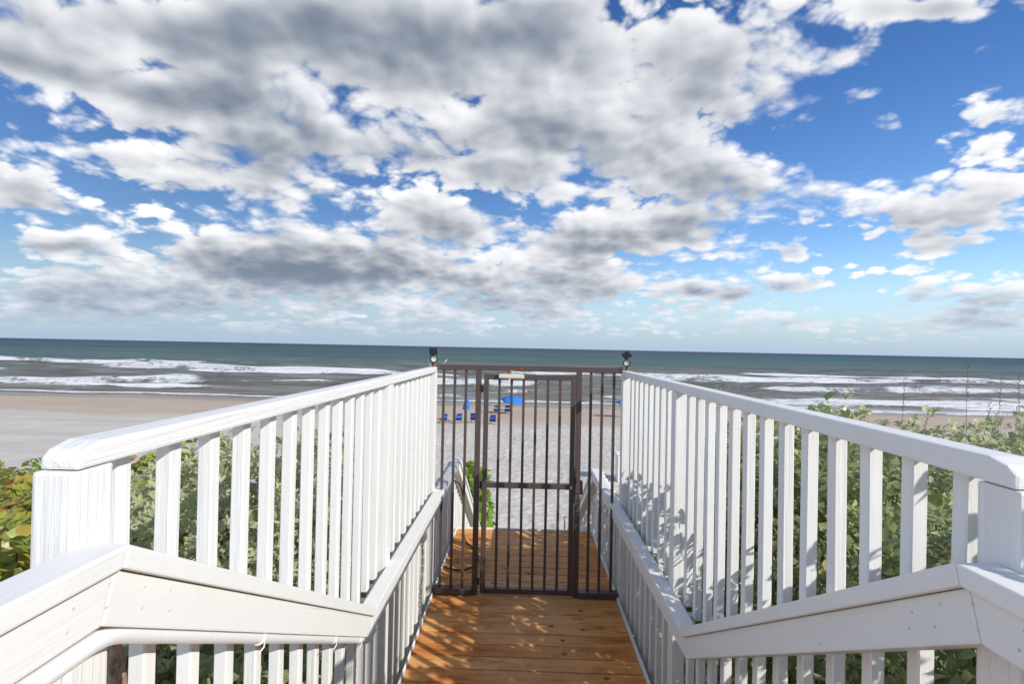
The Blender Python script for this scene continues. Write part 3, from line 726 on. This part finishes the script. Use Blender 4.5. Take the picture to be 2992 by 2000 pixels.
# ------------------------------------------------------------------ white plastic chain hanging from the left handrail
chain = thing('chain', 'white plastic chain hanging from the left handrail before the gate', 'chain', (-.690, 3.62, .40))
def link_mesh():
    pts = []
    for q in np.linspace(0, 2*math.pi, 17)[:-1]:
        pts.append(Vector((.0085*math.cos(q), 0, .013*math.sin(q)+(.008 if math.sin(q) > 0 else -.008))))
    pts.append(pts[0]); v, fc = tube_mesh(pts, .0032, 6, False); return smooth(mesh('link', v, fc))
lk = link_mesh(); lk.materials.append(M_tie)
zz = .30; j = 0
while zz > -.32:
    m = Matrix.Translation((.012*math.sin(j*.35)*.6, random.uniform(-.002, .002), zz)) @ Matrix.Rotation(R(90*(j % 2)+random.uniform(-18, 18)), 4, 'Z')
    obj('link', lk, M_tie, chain, m); zz -= .0305; j += 1
gbm = board('wood_block', (0, -.03, .345), (0, .045, .345), .05, .05, M_white, None); gbm.parent = chain
hk = [(0, 0, .305), (.012, 0, .325), (.010, 0, .350), (-.008, 0, .352)]
tube('hook', spline(hk, 5), .003, M_tie, chain, 6)
# ------------------------------------------------------------------ black cable lying in a loop on the deck
cab = thing('black_cable', 'black cable hanging from the far left handrail and looped on the deck', 'cable', (-.55, 5.1, 0))
cpts = [(-.722, 5.42, .70), (-.70, 5.45, .665), (-.655, 5.50, .62), (-.628, 5.53, .50), (-.622, 5.55, .30), (-.615, 5.56, .12), (-.585, 5.52, .016), (-.53, 5.42, .009), (-.44, 5.24, .009), (-.405, 5.08, .009), (-.425, 4.92, .009), (-.53, 4.81, .009), (-.64, 4.81, .010), (-.716, 4.86, .012)]
tube('cable', spline(rel(cpts, cab), 7), .0068, M_cable, cab, 10)
# ------------------------------------------------------------------ solar spot lamps on the gate posts
def solar(x, y, z, head_yaw, pan_yaw, pan_tilt, pan_roll, label):
    t = thing('solar_spotlight', label, 'lamp', (x, y, z), 'solar spotlights on the gate posts')
    lathe('base', [(.016, 0), (.016, .004), (.010, .010), (.009, .016)], M_rust, t)
    tube('stem', [(0, .004, .012), (0, .006, .07)], .0085, M_black, t, 10)
    # head: bell shaped housing looking at the viewer and a little down
    d = Vector((math.sin(head_yaw), -math.cos(head_yaw), -.28)).normalized()
    fr = d.to_track_quat('Z', 'Y').to_matrix().to_4x4(); fr.translation = Vector((0, 0, .072))-d*.010
    h = lathe('lamp_head', [(.012, -.026), (.022, -.021), (.027, -.004), (.031, .022), (.0325, .032), (.0325, .038), (.0275, .038), (.0265, .030)], M_black, t, fr, 24)
    lathe('lens', [(.0262, .0302), (.0262, .032), (.014, .0335), (.0135, .032)], M_lens, h, Matrix.Identity(4), 24)
    tube('neck', [(0, .006, .085), (0, .010, .115)], .007, M_black, t, 8)
    pm = Matrix.Translation((0, .004, .132)) @ Matrix.Rotation(pan_yaw, 4, 'Z') @ Matrix.Rotation(pan_tilt, 4, 'X') @ Matrix.Rotation(pan_roll, 4, 'Z')
    o = obj('panel_frame', bbox_mesh(.068, .066, .008, .002, M_black), M_black, t, pm @ Matrix.Translation((-.034, 0, 0)))
    cells = obj('solar_panel', bbox_mesh(.058, .056, .003, .0005, M_panel), M_panel, o, Matrix.Translation((.005, 0, .005)))
    return t
solar(-.770, 4.348, 1.925, R(28), R(10), R(62), R(3), 'black solar spotlight with upright panel on the left gate post')
solar(.872, 4.348, 1.925, R(-10), R(-12), R(52), R(38), 'black solar spotlight with diamond-tilted panel on the right gate post')
st_ = thing('white_rods', 'pair of short white plastic tie ends sticking up beside the left solar spotlight', 'cable ties', (-.74, 4.34, 1.925))
tube('rod', [(.055, .01, .022), (.088, .01, .064)], .0032, M_tie, st_, 6)
tube('rod', [(-.045, .01, .0), (-.075, .01, .058)], .0032, M_tie, st_, 6)
# ------------------------------------------------------------------ foliage
def leaf_template(kind):
    # x along the leaf, y across, z up: base, r1, r2, tip, l2, l1, spine1, spine2
    if kind == 'obovate': s1, w1, s2, w2, fold, curl = .38, .26, .76, .40, .10, -.05
    elif kind == 'narrow': s1, w1, s2, w2, fold, curl = .35, .30, .70, .26, .10, .06
    else: s1, w1, s2, w2, fold, curl = .28, .46, .72, .46, .10, -.10      # round
    v = np.array([(0, 0, 0), (s1, -w1, fold), (s2, -w2, fold), (1, 0, curl), (s2, w2, fold), (s1, w1, fold), (s1, 0, 0), (s2, 0, .02)])
    fc = [(0, 1, 6), (0, 6, 5), (1, 2, 7, 6), (6, 7, 4, 5), (2, 3, 7), (7, 3, 4)]
    return v, fc
def leaves_mesh(name, base, ax, nr, L, W, tone, kind, mat):
    """base (n,3), ax along the leaf, nr leaf normal, L length, W width factor"""
    tv, tf = leaf_template(kind); n = len(base)
    ax = ax/np.linalg.norm(ax, axis=1, keepdims=True)
    sd = np.cross(nr, ax); sd /= np.linalg.norm(sd, axis=1, keepdims=True)+1e-9
    nr = np.cross(ax, sd)
    co = base[:, None]+ax[:, None]*(tv[None, :, 0:1]*L[:, None, None])+sd[:, None]*(tv[None, :, 1:2]*(L*W)[:, None, None])+nr[:, None]*(tv[None, :, 2:3]*L[:, None, None])
    nv = len(tv); co = co.reshape(-1, 3)
    idx = np.concatenate([np.array(q) for q in tf]); ln = np.array([len(q) for q in tf])
    li = (np.arange(n)[:, None]*nv+idx[None]).ravel(); tot = np.tile(ln, n); stt = np.concatenate([[0], np.cumsum(tot)[:-1]])
    me = bpy.data.meshes.new(name)
    me.vertices.add(len(co)); me.vertices.foreach_set('co', co.ravel().astype(np.float32))
    me.loops.add(len(li)); me.loops.foreach_set('vertex_index', li.astype(np.int32))
    me.polygons.add(len(tot)); me.polygons.foreach_set('loop_start', stt.astype(np.int32))
    me.polygons.foreach_set('use_smooth', np.ones(len(tot), bool)); me.update(calc_edges=True)
    a = me.attributes.new('tone', 'FLOAT', 'POINT'); a.data.foreach_set('value', np.repeat(tone, nv).astype(np.float32))
    me.materials.append(mat); return me
def unit(v): return v/(np.linalg.norm(v, axis=-1, keepdims=True)+1e-9)
def lobes_points(lobes, n, keep, shell=.30):
    vol = np.array([l[3]*l[4]*l[5] for l in lobes])**.67; cnt = (n*vol/vol.sum()).astype(int)
    P, Nn = [], []
    for l, c in zip(lobes, cnt):
        d = unit(rng.normal(size=(c, 3))); r = 1-shell*rng.random(c)**1.6
        # lumpy outline
        bumpy = 1+.16*np.sin(d[:, 0]*9+l[0]*3)*np.sin(d[:, 1]*8+l[1])*np.cos(d[:, 2]*7)+.08*rng.normal(size=c)
        bumpy = np.clip(bumpy, .7, 1.13)
        rad = np.array(l[3:6]); p = np.array(l[:3])+d*rad*(r*bumpy)[:, None]
        P.append(p); Nn.append(unit(d/rad))
    P = np.concatenate(P); Nn = np.concatenate(Nn); m = keep(P)
    return P[m], Nn[m]
def shrub(name, label, lobes, n_tw, mat, kind, Lr, W, keep, base, per=8, tilt=.7, up=.5, group=None, single=0, big=None, nstem=70, stem_r=.006, trunk_pts=None):
    """rosettes of leaves on the lobes' shells and through them, stems from the base, a number of single leaves as parts"""
    root = thing(name, label, 'shrub', base, group); b0 = np.array(base)
    P, Nn = lobes_points(lobes, n_tw, keep)
    P2, N2 = lobes_points(lobes, int(n_tw*.45), keep, .85)
    P = np.concatenate([P, P2]); Nn = np.concatenate([Nn, N2])
    A = unit(Nn+np.array([0, 0, up])+.55*rng.normal(size=P.shape))
    B, AX, NR, LL, TN = [], [], [], [], []
    t1 = unit(np.cross(A, rng.normal(size=A.shape))); t2 = np.cross(A, t1)
    size = rng.uniform(.8, 1.2, len(P)); ton = rng.random(len(P))*.55
    for j in range(per):
        q = j*2.4+rng.random(len(P)); back = j/per
        rad = t1*np.cos(q)[:, None]+t2*np.sin(q)[:, None]
        tl = tilt*(1.15-.75*back)+.25*rng.normal(size=len(P))
        ax = unit(rad+A*tl[:, None]*1.2); nr = A*1.0-rad*tl[:, None]
        B.append(P-A*(.05*(1-back)*size*(Lr[1]/.08))[:, None]+rad*.004); AX.append(ax); NR.append(unit(nr+.25*rng.normal(size=nr.shape)))
        LL.append(rng.uniform(Lr[0], Lr[1], len(P))*size*(1-.35*back)); TN.append(np.clip(ton+.28*rng.random(len(P))+(rng.random(len(P)) < .05)*.4, 0, .98))
    B, AX, NR, LL, TN = map(np.concatenate, (B, AX, NR, LL, TN))
    m = keep(B) & keep(B+AX*LL[:, None]); B, AX, NR, LL, TN = B[m], AX[m], NR[m], LL[m], TN[m]
    me = leaves_mesh('foliage', B-b0, AX, NR, LL, np.full(len(B), W), TN, kind, mat)
    fo = obj('foliage', me, mat, root); fo['kind'] = 'stuff'
    # stems
    V, Fc = [], []
    for s in range(nstem):
        e = P[rng.integers(len(P))]; st0 = b0+np.array([rng.normal()*.25*lobes[0][3], rng.normal()*.25*lobes[0][4], 0])
        mid = st0*.45+e*.55+rng.normal(size=3)*.08
        pts = spline([Vector(st0-b0), Vector(mid-b0), Vector(e-b0)], 4)
        v, fc = tube_mesh(pts, list(np.linspace(stem_r*rng.uniform(.8, 1.8), stem_r*.4, len(pts))), 5, False)
        o = len(V); V += v; Fc += [tuple(i+o for i in q) for q in fc]
    so_ = obj('stems', smooth(mesh('stems', V, Fc)), M_twig, root); so_['kind'] = 'stuff'
    if trunk_pts:
        for tp, tr in trunk_pts: tube('trunk', spline([Vector(p)-Vector(base) for p in tp], 6), tr if not hasattr(tr, '__len__') else list(np.linspace(tr[0], tr[1], (len(tp)-1)*6+1)), M_bark, root, 10)
    if single:
        k_, smat, sl_r, sW = big
        one = leaves_mesh('leaf', np.zeros((1, 3)), np.array([[1., 0, 0]]), np.array([[0, 0, 1.]]), np.array([1.0]), np.array([sW]), np.array([0.]), k_, smat)
        cv = np.array([0, 0, 2.1]); tocam = unit(cv-P); rr_ = np.min([np.linalg.norm((P-np.array(l[:3]))/np.array(l[3:6]), axis=1) for l in lobes], axis=0); front = np.where(((Nn*tocam).sum(1) > -.1) & (rr_ < 1.02))[0]
        d = np.linalg.norm(P[front]-cv, axis=1); ch = front[np.argsort(d*rng.uniform(.6, 1.4, len(d)))[:single]]
        for i in ch:
            a = unit(Nn[i]+np.array([0, 0, .4])+.5*rng.normal(size=3)); ax = unit(np.cross(a, rng.normal(size=3))+a*.35)
            Ls = rng.uniform(*sl_r); p = P[i]+Nn[i]*.02
            if not keep(np.array([p+ax*Ls]))[0]: continue
            fr = frame(Vector(p-b0), Vector(ax), Vector(a)); obj('leaf', one, smat, root, fr @ Matrix.Scale(Ls, 4))
    return root
kL = lambda P: (P[:, 0] < -.845) & (P[:, 2] > ground_z(P[:, 0], P[:, 1]))
kR = lambda P: (P[:, 0] > .95) & (P[:, 2] > ground_z(P[:, 0], P[:, 1]))
gz = lambda x, y: float(ground_z(x, y))
GL, GR = 'shrubs left of the walkway', 'shrubs right of the walkway'
# left: silver shrub close to the pickets, sea grape beyond, green leafy shrub low by the near post
shrub('silver_shrub', 'dense silver-green shrub behind the middle of the left pickets', [(-1.62, 2.85, .95, .66, .95, .62), (-1.55, 3.9, .75, .62, .85, .68), (-1.75, 2.3, .30, .8, .9, .75), (-1.6, 3.4, .0, .7, 1.0, .9)],
      4600, M_silver, 'narrow', (.042, .066), .62, kL, (-1.7, 2.9, gz(-1.7, 2.9)), 8, .75, .6, GL, 90, ('narrow', M_silver, (.05, .085), .7))
shrub('silver_shrub', 'low silver-green shrub beside the far left handrail past the gate', [(-1.45, 6.0, -.05, .55, .9, .75), (-1.35, 6.9, -.7, .5, .8, .7)],
      700, M_silver, 'obovate', (.06, .09), .62, kL, (-1.45, 6.2, gz(-1.45, 6.2)), 8, .7, .6, GL, 0, None, 20)
shrub('sea_grape_bush', 'sea grape bush with broad yellow-green and reddish leaves left of the near post', [(-3.6, 3.3, .47, 1.25, 1.1, .72), (-2.75, 3.75, .72, .85, .85, .66), (-5.0, 4.0, .15, 1.3, 1.2, .9), (-2.6, 2.2, .75, .8, .75, .55), (-2.4, 1.6, .3, .8, .8, .7)],
      2300, M_grape, 'round', (.055, .09), .95, kL, (-3.2, 3.0, gz(-3.2, 3.0)), 6, .45, .8, GL, 170, ('round', M_grape, (.07, .12), 1.0), 60, .008)
shrub('green_shrub', 'bright green leafy ground shrub at the far left edge of the dune', [(-6.2, 6.2, -.5, 2.2, 1.6, .95), (-4.2, 6.2, -.55, 1.3, 1.2, .9), (-8.5, 7.0, -.7, 2.0, 1.6, 1.0)],
      1700, M_fresh, 'obovate', (.07, .12), .8, kL, (-5.6, 6.0, gz(-5.6, 6.0)), 7, .5, .8, GL, 0, None, 40)
shrub('leafy_shrub', 'green shrub with rosettes of rounded leaves and a barky trunk below the left handrail', [(-1.35, 1.45, .62, .48, .75, .60), (-1.3, 2.2, .25, .45, .7, .6), (-1.5, 1.1, .1, .5, .6, .6)],
      620, M_ink, 'obovate', (.055, .085), .72, kL, (-1.3, 1.3, gz(-1.3, 1.3)), 8, .5, .5, GL, 60, ('obovate', M_ink, (.07, .095), .8), 45, .006,
      [([(-1.20, 1.30, gz(-1.2, 1.3)), (-1.10, 1.33, .4), (-.99, 1.27, .95), (-.955, 1.215, 1.25), (-.97, 1.20, 1.42), (-1.05, 1.24, 1.54)], (.032, .012)), ([(-.99, 1.24, .95), (-.93, 1.17, 1.22), (-.925, 1.16, 1.36), (-.94, 1.19, 1.46)], (.014, .006))])
shrub('sea_grape_bush', 'yellow-green bush seen through the gate beside the far left stair rail', [(-1.0, 10.3, -1.15, .55, .9, .85), (-1.1, 11.5, -2.0, .7, .9, .9), (-.95, 13.7, -3.3, .45, .5, .75)],
      850, M_fresh, 'round', (.10, .16), .9, lambda P: ((P[:, 0] < -.845) | (P[:, 1] > 13.15) | ((P[:, 0] < -.60) & (P[:, 2] > .98-.598*(P[:, 1]-5.6)))) & (P[:, 2] > ground_z(P[:, 0], P[:, 1])), (-1.2, 11.0, gz(-1.2, 11.0)), 6, .45, .8, GL, 0, None, 25)
# right: tall glossy shrubs against the pickets
shrub('inkberry_shrub', 'glossy green shrub pressed against the middle of the right pickets', [(1.62, 2.9, .95, .62, 1.0, .70), (1.5, 3.9, .72, .52, .8, .72), (1.6, 2.4, .25, .6, 1.0, .8), (1.5, 3.6, .0, .55, .9, .8)],
      2500, M_ink, 'obovate', (.048, .075), .68, kR, (1.6, 3.0, gz(1.6, 3.0)), 8, .55, .55, GR, 80, ('obovate', M_ink, (.07, .10), .8), 110)
shrub('inkberry_shrub', 'tall glossy green shrub behind the nearest right pickets by the post', [(1.75, 1.5, 1.05, .70, .80, .68), (1.42, .45, 1.40, .48, .82, .74), (1.7, 1.4, .3, .65, .9, .8), (1.45, -.4, 1.2, .45, .6, .8)],
      2300, M_ink, 'obovate', (.052, .08), .70, kR, (1.7, 1.3, gz(1.7, 1.3)), 8, .5, .5, GR, 90, ('obovate', M_ink, (.075, .11), .8), 110)
shrub('buttonwood_shrub', 'silvery broad-leaved shrub topping the view beyond the right rail', [(3.0, 3.4, .98, 1.0, 1.0, .71), (2.4, 4.6, .88, .85, .9, .74), (2.1, 3.5, 1.15, .42, .5, .62), (4.3, 3.9, .92, 1.2, 1.1, .80), (3.2, 5.6, .50, 1.2, .9, .8), (5.6, 5.0, .6, 1.3, 1.2, .9)],
      3900, M_silver, 'obovate', (.05, .085), .78, kR, (3.3, 4.0, gz(3.3, 4.0)), 8, .55, .6, GR, 120, ('round', M_ink, (.07, .11), .95), 110)
shrub('inkberry_shrub', 'low green shrub past the right gate post beside the far handrail', [(1.55, 5.4, .1, .55, .9, .85), (1.6, 6.6, -.6, .6, .9, .8)],
      600, M_ink, 'obovate', (.06, .09), .72, kR, (1.55, 5.8, gz(1.55, 5.8)), 8, .5, .5, GR, 0, None, 30)
# sea oats standing above the right shrubs
oats = [(2.05, 3.4, 2.02, .16), (2.5, 4.1, 1.93, .05), (2.9, 4.4, 1.90, .16), (3.05, 4.2, 2.28, .02), (3.35, 4.5, 1.98, .14), (3.6, 4.5, 1.85, .03), (3.9, 4.6, 2.45, .01), (4.15, 4.7, 1.95, .10), (4.35, 4.8, 2.28, .03), (4.6, 4.9, 2.0, .02), (4.75, 5.0, 2.3, -.02), (4.9, 4.9, 2.42, .01), (4.72, 4.75, 2.05, .05), (3.75, 4.3, 2.08, .08)]
for i, (x, y, top, lean) in enumerate(oats):
    z0 = .9; t = thing('sea_oat_stalk', 'thin dry sea oat stalk standing above the right-hand shrubs', 'grass stalk', (x, y, z0), 'sea oat stalks above the right shrubs')
    top -= .42; h = top-z0+.08; pts = spline([(0, 0, 0), (lean*.3, 0, h*.5), (lean, 0, h*.88), (lean*1.5+.03, 0, h)], 5)
    tube('stem', pts, list(np.linspace(.0024, .0009, len(pts))), M_straw, t, 5)
    V, Fc = [], []
    for j in range(14):
        u = .72+.27*j/14; c = Vector((lean*u*1.1, 0, h*u)); d = Vector((math.cos(j*2.4)*.5, math.sin(j*2.4)*.5, .8)).normalized()
        v, fc = tube_mesh([c, c+d*.012, c+d*.026], [.001, .0032, .0006], 4); o = len(V); V += v; Fc += [tuple(a+o for a in q) for q in fc]
    hd = obj('seed_head', mesh('seed_head', V, Fc), M_straw, t)
# dune grass tuft behind the left shrubs
# ------------------------------------------------------------------ beach chairs, umbrellas and other things on the sand
def beach_chair(label, x, y, rz, mats, group='wooden beach chairs on the sand'):
    """low wooden sling chair; local -Y is its back, seen from the walkway"""
    g = gz(x, y)
    t = thing('beach_chair', label, 'beach chair', (x, y, g), group); t.rotation_euler.z = rz
    W = .27
    for s in (-1, 1):
        board('rear_leg', (s*W, -.34, .0), (s*W, .18, .36), .03, .045, M_wood, t, b=.004)
        board('front_leg', (s*W, .42, .0), (s*W, .30, .36), .03, .045, M_wood, t, b=.004)
        board('back_upright', (s*(W-.035), .02, .20), (s*(W-.035), -.30, .84), .03, .04, M_wood, t, b=.004)
        board('seat_rail', (s*(W-.035), -.10, .19), (s*(W-.035), .42, .30), .03, .04, M_wood, t, b=.004)
        board('armrest', (s*(W+.01), -.22, .42), (s*(W+.01), .38, .40), .065, .022, mats[1], t, b=.006)
    board('foot_bar', (-W-.02, -.34, .03), (W+.02, -.34, .03), .04, .045, M_wood, t, b=.004)
    board('head_bar', (-W, -.30, .83), (W, -.30, .83), .03, .03, M_wood, t, b=.004)
    # sling: three canvas panels down the back, one on the seat
    def panel(y0, z0, y1, z1, sag, mat, nm):
        V, n = [], 5
        for i in range(n+1):
            u = i/n; yy, z_ = y0+(y1-y0)*u, z0+(z1-z0)*u
            for xx in (-W+.04, 0, W-.04): V.append((xx, yy-(sag if xx == 0 else 0), z_-(sag*.4 if xx == 0 else 0)))
        F_ = [(i*3+j, i*3+j+1, i*3+j+4, i*3+j+3) for i in range(n) for j in range(2)]
        V2 = [(a, b+.006, c) for a, b, c in V]; m_ = len(V)
        F_ += [tuple(q+m_ for q in fq[::-1]) for fq in F_]
        obj(nm, smooth(mesh(nm, V+V2, F_)), mat, t)
    panel(-.315, .84, -.225, .63, .012, mats[0], 'back_sling'); panel(-.218, .615, -.165, .50, .014, mats[2], 'back_sling'); panel(-.158, .485, -.04, .24, .016, mats[0], 'back_sling')
    panel(-.02, .22, .40, .31, .0, mats[0], 'seat_sling')
    return t
bl = (M_blue, M_blue, M_blue)
beach_chair('blue canvas beach chair, nearest the left gate post', -6.45, 42.1, R(24), (M_blue, M_blue, M_lblue))
beach_chair('blue canvas beach chair just left of the closed umbrella', -5.22, 42.0, R(20), (M_blue, M_blue, M_lblue))
beach_chair('blue canvas beach chair just right of the closed umbrella', -4.02, 42.4, R(-3), bl)
beach_chair('blue canvas beach chair alone right of the gate hinge side', -2.42, 42.1, R(6), bl)
beach_chair('teal-topped beach chair under the left edge of the open umbrella', -2.52, 49.8, R(4), (M_teal, M_blue, M_tie))
beach_chair('blue beach chair with pale stripe under the middle of the open umbrella', -1.42, 49.9, R(-4), (M_blue, M_blue, M_tie))
beach_chair('blue beach chair half hidden behind the right gate post', 10.25, 48.4, R(0), (M_blue, M_blue, M_tie))
def umbrella(label, x, y, h, r, tilt, mat, closed=False):
    g = gz(x, y); t = thing('beach_umbrella', label, 'umbrella', (x, y, g), 'blue beach umbrellas')
    tube('pole', [(0, 0, -.3), (0, 0, h)], .022, M_wood, t, 10)
    if not closed:
        n, m = 8, 7; V, Fc = [], []
        for j in range(m+1):
            rr = j/m
            for i in range(n*4):
                a = 2*math.pi*i/(n*4); k_ = abs(math.sin(a*n/2)); R_ = r*rr*(1-.07*k_*rr)
                V.append((R_*math.cos(a), R_*math.sin(a), h-.02-.52*r*.72*rr**1.7+.03*k_*rr*(-1 if j < m else .6)))
        N_ = n*4
        for j in range(m):
            for i in range(N_): i2 = (i+1) % N_; Fc.append((j*N_+i, j*N_+i2, (j+1)*N_+i2, (j+1)*N_+i))
        base = len(V)
        for i in range(N_):
            a = 2*math.pi*i/N_; v = V[m*N_+i]; V.append((v[0]*1.005, v[1]*1.005, v[2]-.13-.03*math.sin(a*n*2)))
        for i in range(N_): i2 = (i+1) % N_; Fc.append((m*N_+i, m*N_+i2, base+i2, base+i))
        can = obj('canopy', smooth(mesh('canopy', V, Fc)), mat, t)
        for i in range(n):
            a = 2*math.pi*(i)/n; tube('rib', [(0, 0, h-.06), (r*.5*math.cos(a), r*.5*math.sin(a), h-.16), (r*.97*math.cos(a), r*.97*math.sin(a), h-.02-.38*r-.02)], .008, M_wood, t, 5)
        lathe('finial', [(.02, 0), (.028, .03), (.012, .07)], M_wood, t, Matrix.Translation((0, 0, h-.02)), 10)
        t.rotation_euler = (tilt, R(6), 0)
    else:
        V, Fc = [], []; m, N_ = 10, 32
        for j in range(m+1):
            u = j/m
            for i in range(N_):
                a = 2*math.pi*i/N_; R_ = (.03+.23*u**.8)*(1+.24*math.sin(a*8)*u); V.append((R_*math.cos(a), R_*math.sin(a), h+.04-1.48*u-.05*math.sin(a*8)*(u > .95)))
        for j in range(m):
            for i in range(N_): i2 = (i+1) % N_; Fc.append((j*N_+i, j*N_+i2, (j+1)*N_+i2, (j+1)*N_+i))
        obj('folded_canopy', smooth(mesh('folded_canopy', V, Fc)), mat, t)
        board('wooden_anchor', (-.02, .0, .0), (-.02, .0, .62), .09, .09, M_wood, t, up=(0, 1, 0), b=.008)
        for s in (-1, 1): board('brace', (s*.30, 0, .0), (s*.06, 0, .45), .05, .05, M_wood, t, up=(0, 1, 0), b=.005)
    return t
umbrella('open blue umbrella shading two chairs near the water', -1.05, 49.9, 1.85, 1.14, R(10), M_lblue)
umbrella('closed blue umbrella standing among the row of chairs', -4.60, 42.0, 2.58, .3, 0, M_lblue, True)
umbrella('open blue umbrella mostly hidden behind the right gate post', 9.65, 48.7, 1.75, 1.05, R(-4), M_lblue)
st2 = thing('side_table', 'low dark wooden table between the two chairs under the umbrella', 'table', (-1.95, 50.1, gz(-1.95, 50.1)))
board('table_top', (-.26, 0, .33), (.26, 0, .33), .4, .03, M_wood, st2, b=.004)
for sx in (-.21, .21):
    for sy in (-.15, .15): board('leg', (sx, sy, 0), (sx, sy, .314), .04, .04, M_wood, st2, up=(0, 1, 0), b=.004)
# white clapboard locker on the sand right of the stair
lk_ = thing('storage_locker', 'white clapboard locker standing on the sand behind the right gate post', 'locker', (4.95, 24.6, gz(4.95, 24.6)))
board('body', (0, 0, -.05), (0, 0, 1.28), .78, .60, M_white, lk_, up=(0, 1, 0), b=.006)
for i in range(9):
    z_ = .06+i*.134
    board('clapboard', (-.395, -.306, z_+.06), (.395, -.306, z_+.06), .016, .128, M_white, lk_, b=.003)
    board('clapboard', (-.399, -.30, z_+.06), (-.399, .30, z_+.06), .014, .128, M_white, lk_, b=.003)
board('lid', (-.47, 0, 1.335), (.47, 0, 1.335), .74, .055, M_white, lk_, b=.01)
# dark stake with a pink ribbon beside the foot of the stair
stk = thing('marker_stake', 'thin dark stake with a pink ribbon on the sand seen through the gate', 'stake', (1.45, 16.8, gz(1.45, 16.8)))
tube('stake', [(0, 0, -.2), (0, 0, .78)], .022, M_black, stk, 8)
V, Fc = [], []
for i in range(9):
    a = i/8*2*math.pi; V += [(.035*math.cos(a), .035*math.sin(a), .70+.02*math.sin(3*a)), (.045*math.cos(a), .045*math.sin(a), .84+.03*math.sin(2*a))]
Fc = [(2*i, 2*i+2, 2*i+3, 2*i+1) for i in range(8)]
obj('ribbon', smooth(mesh('ribbon', V, Fc)), M_pink, stk)
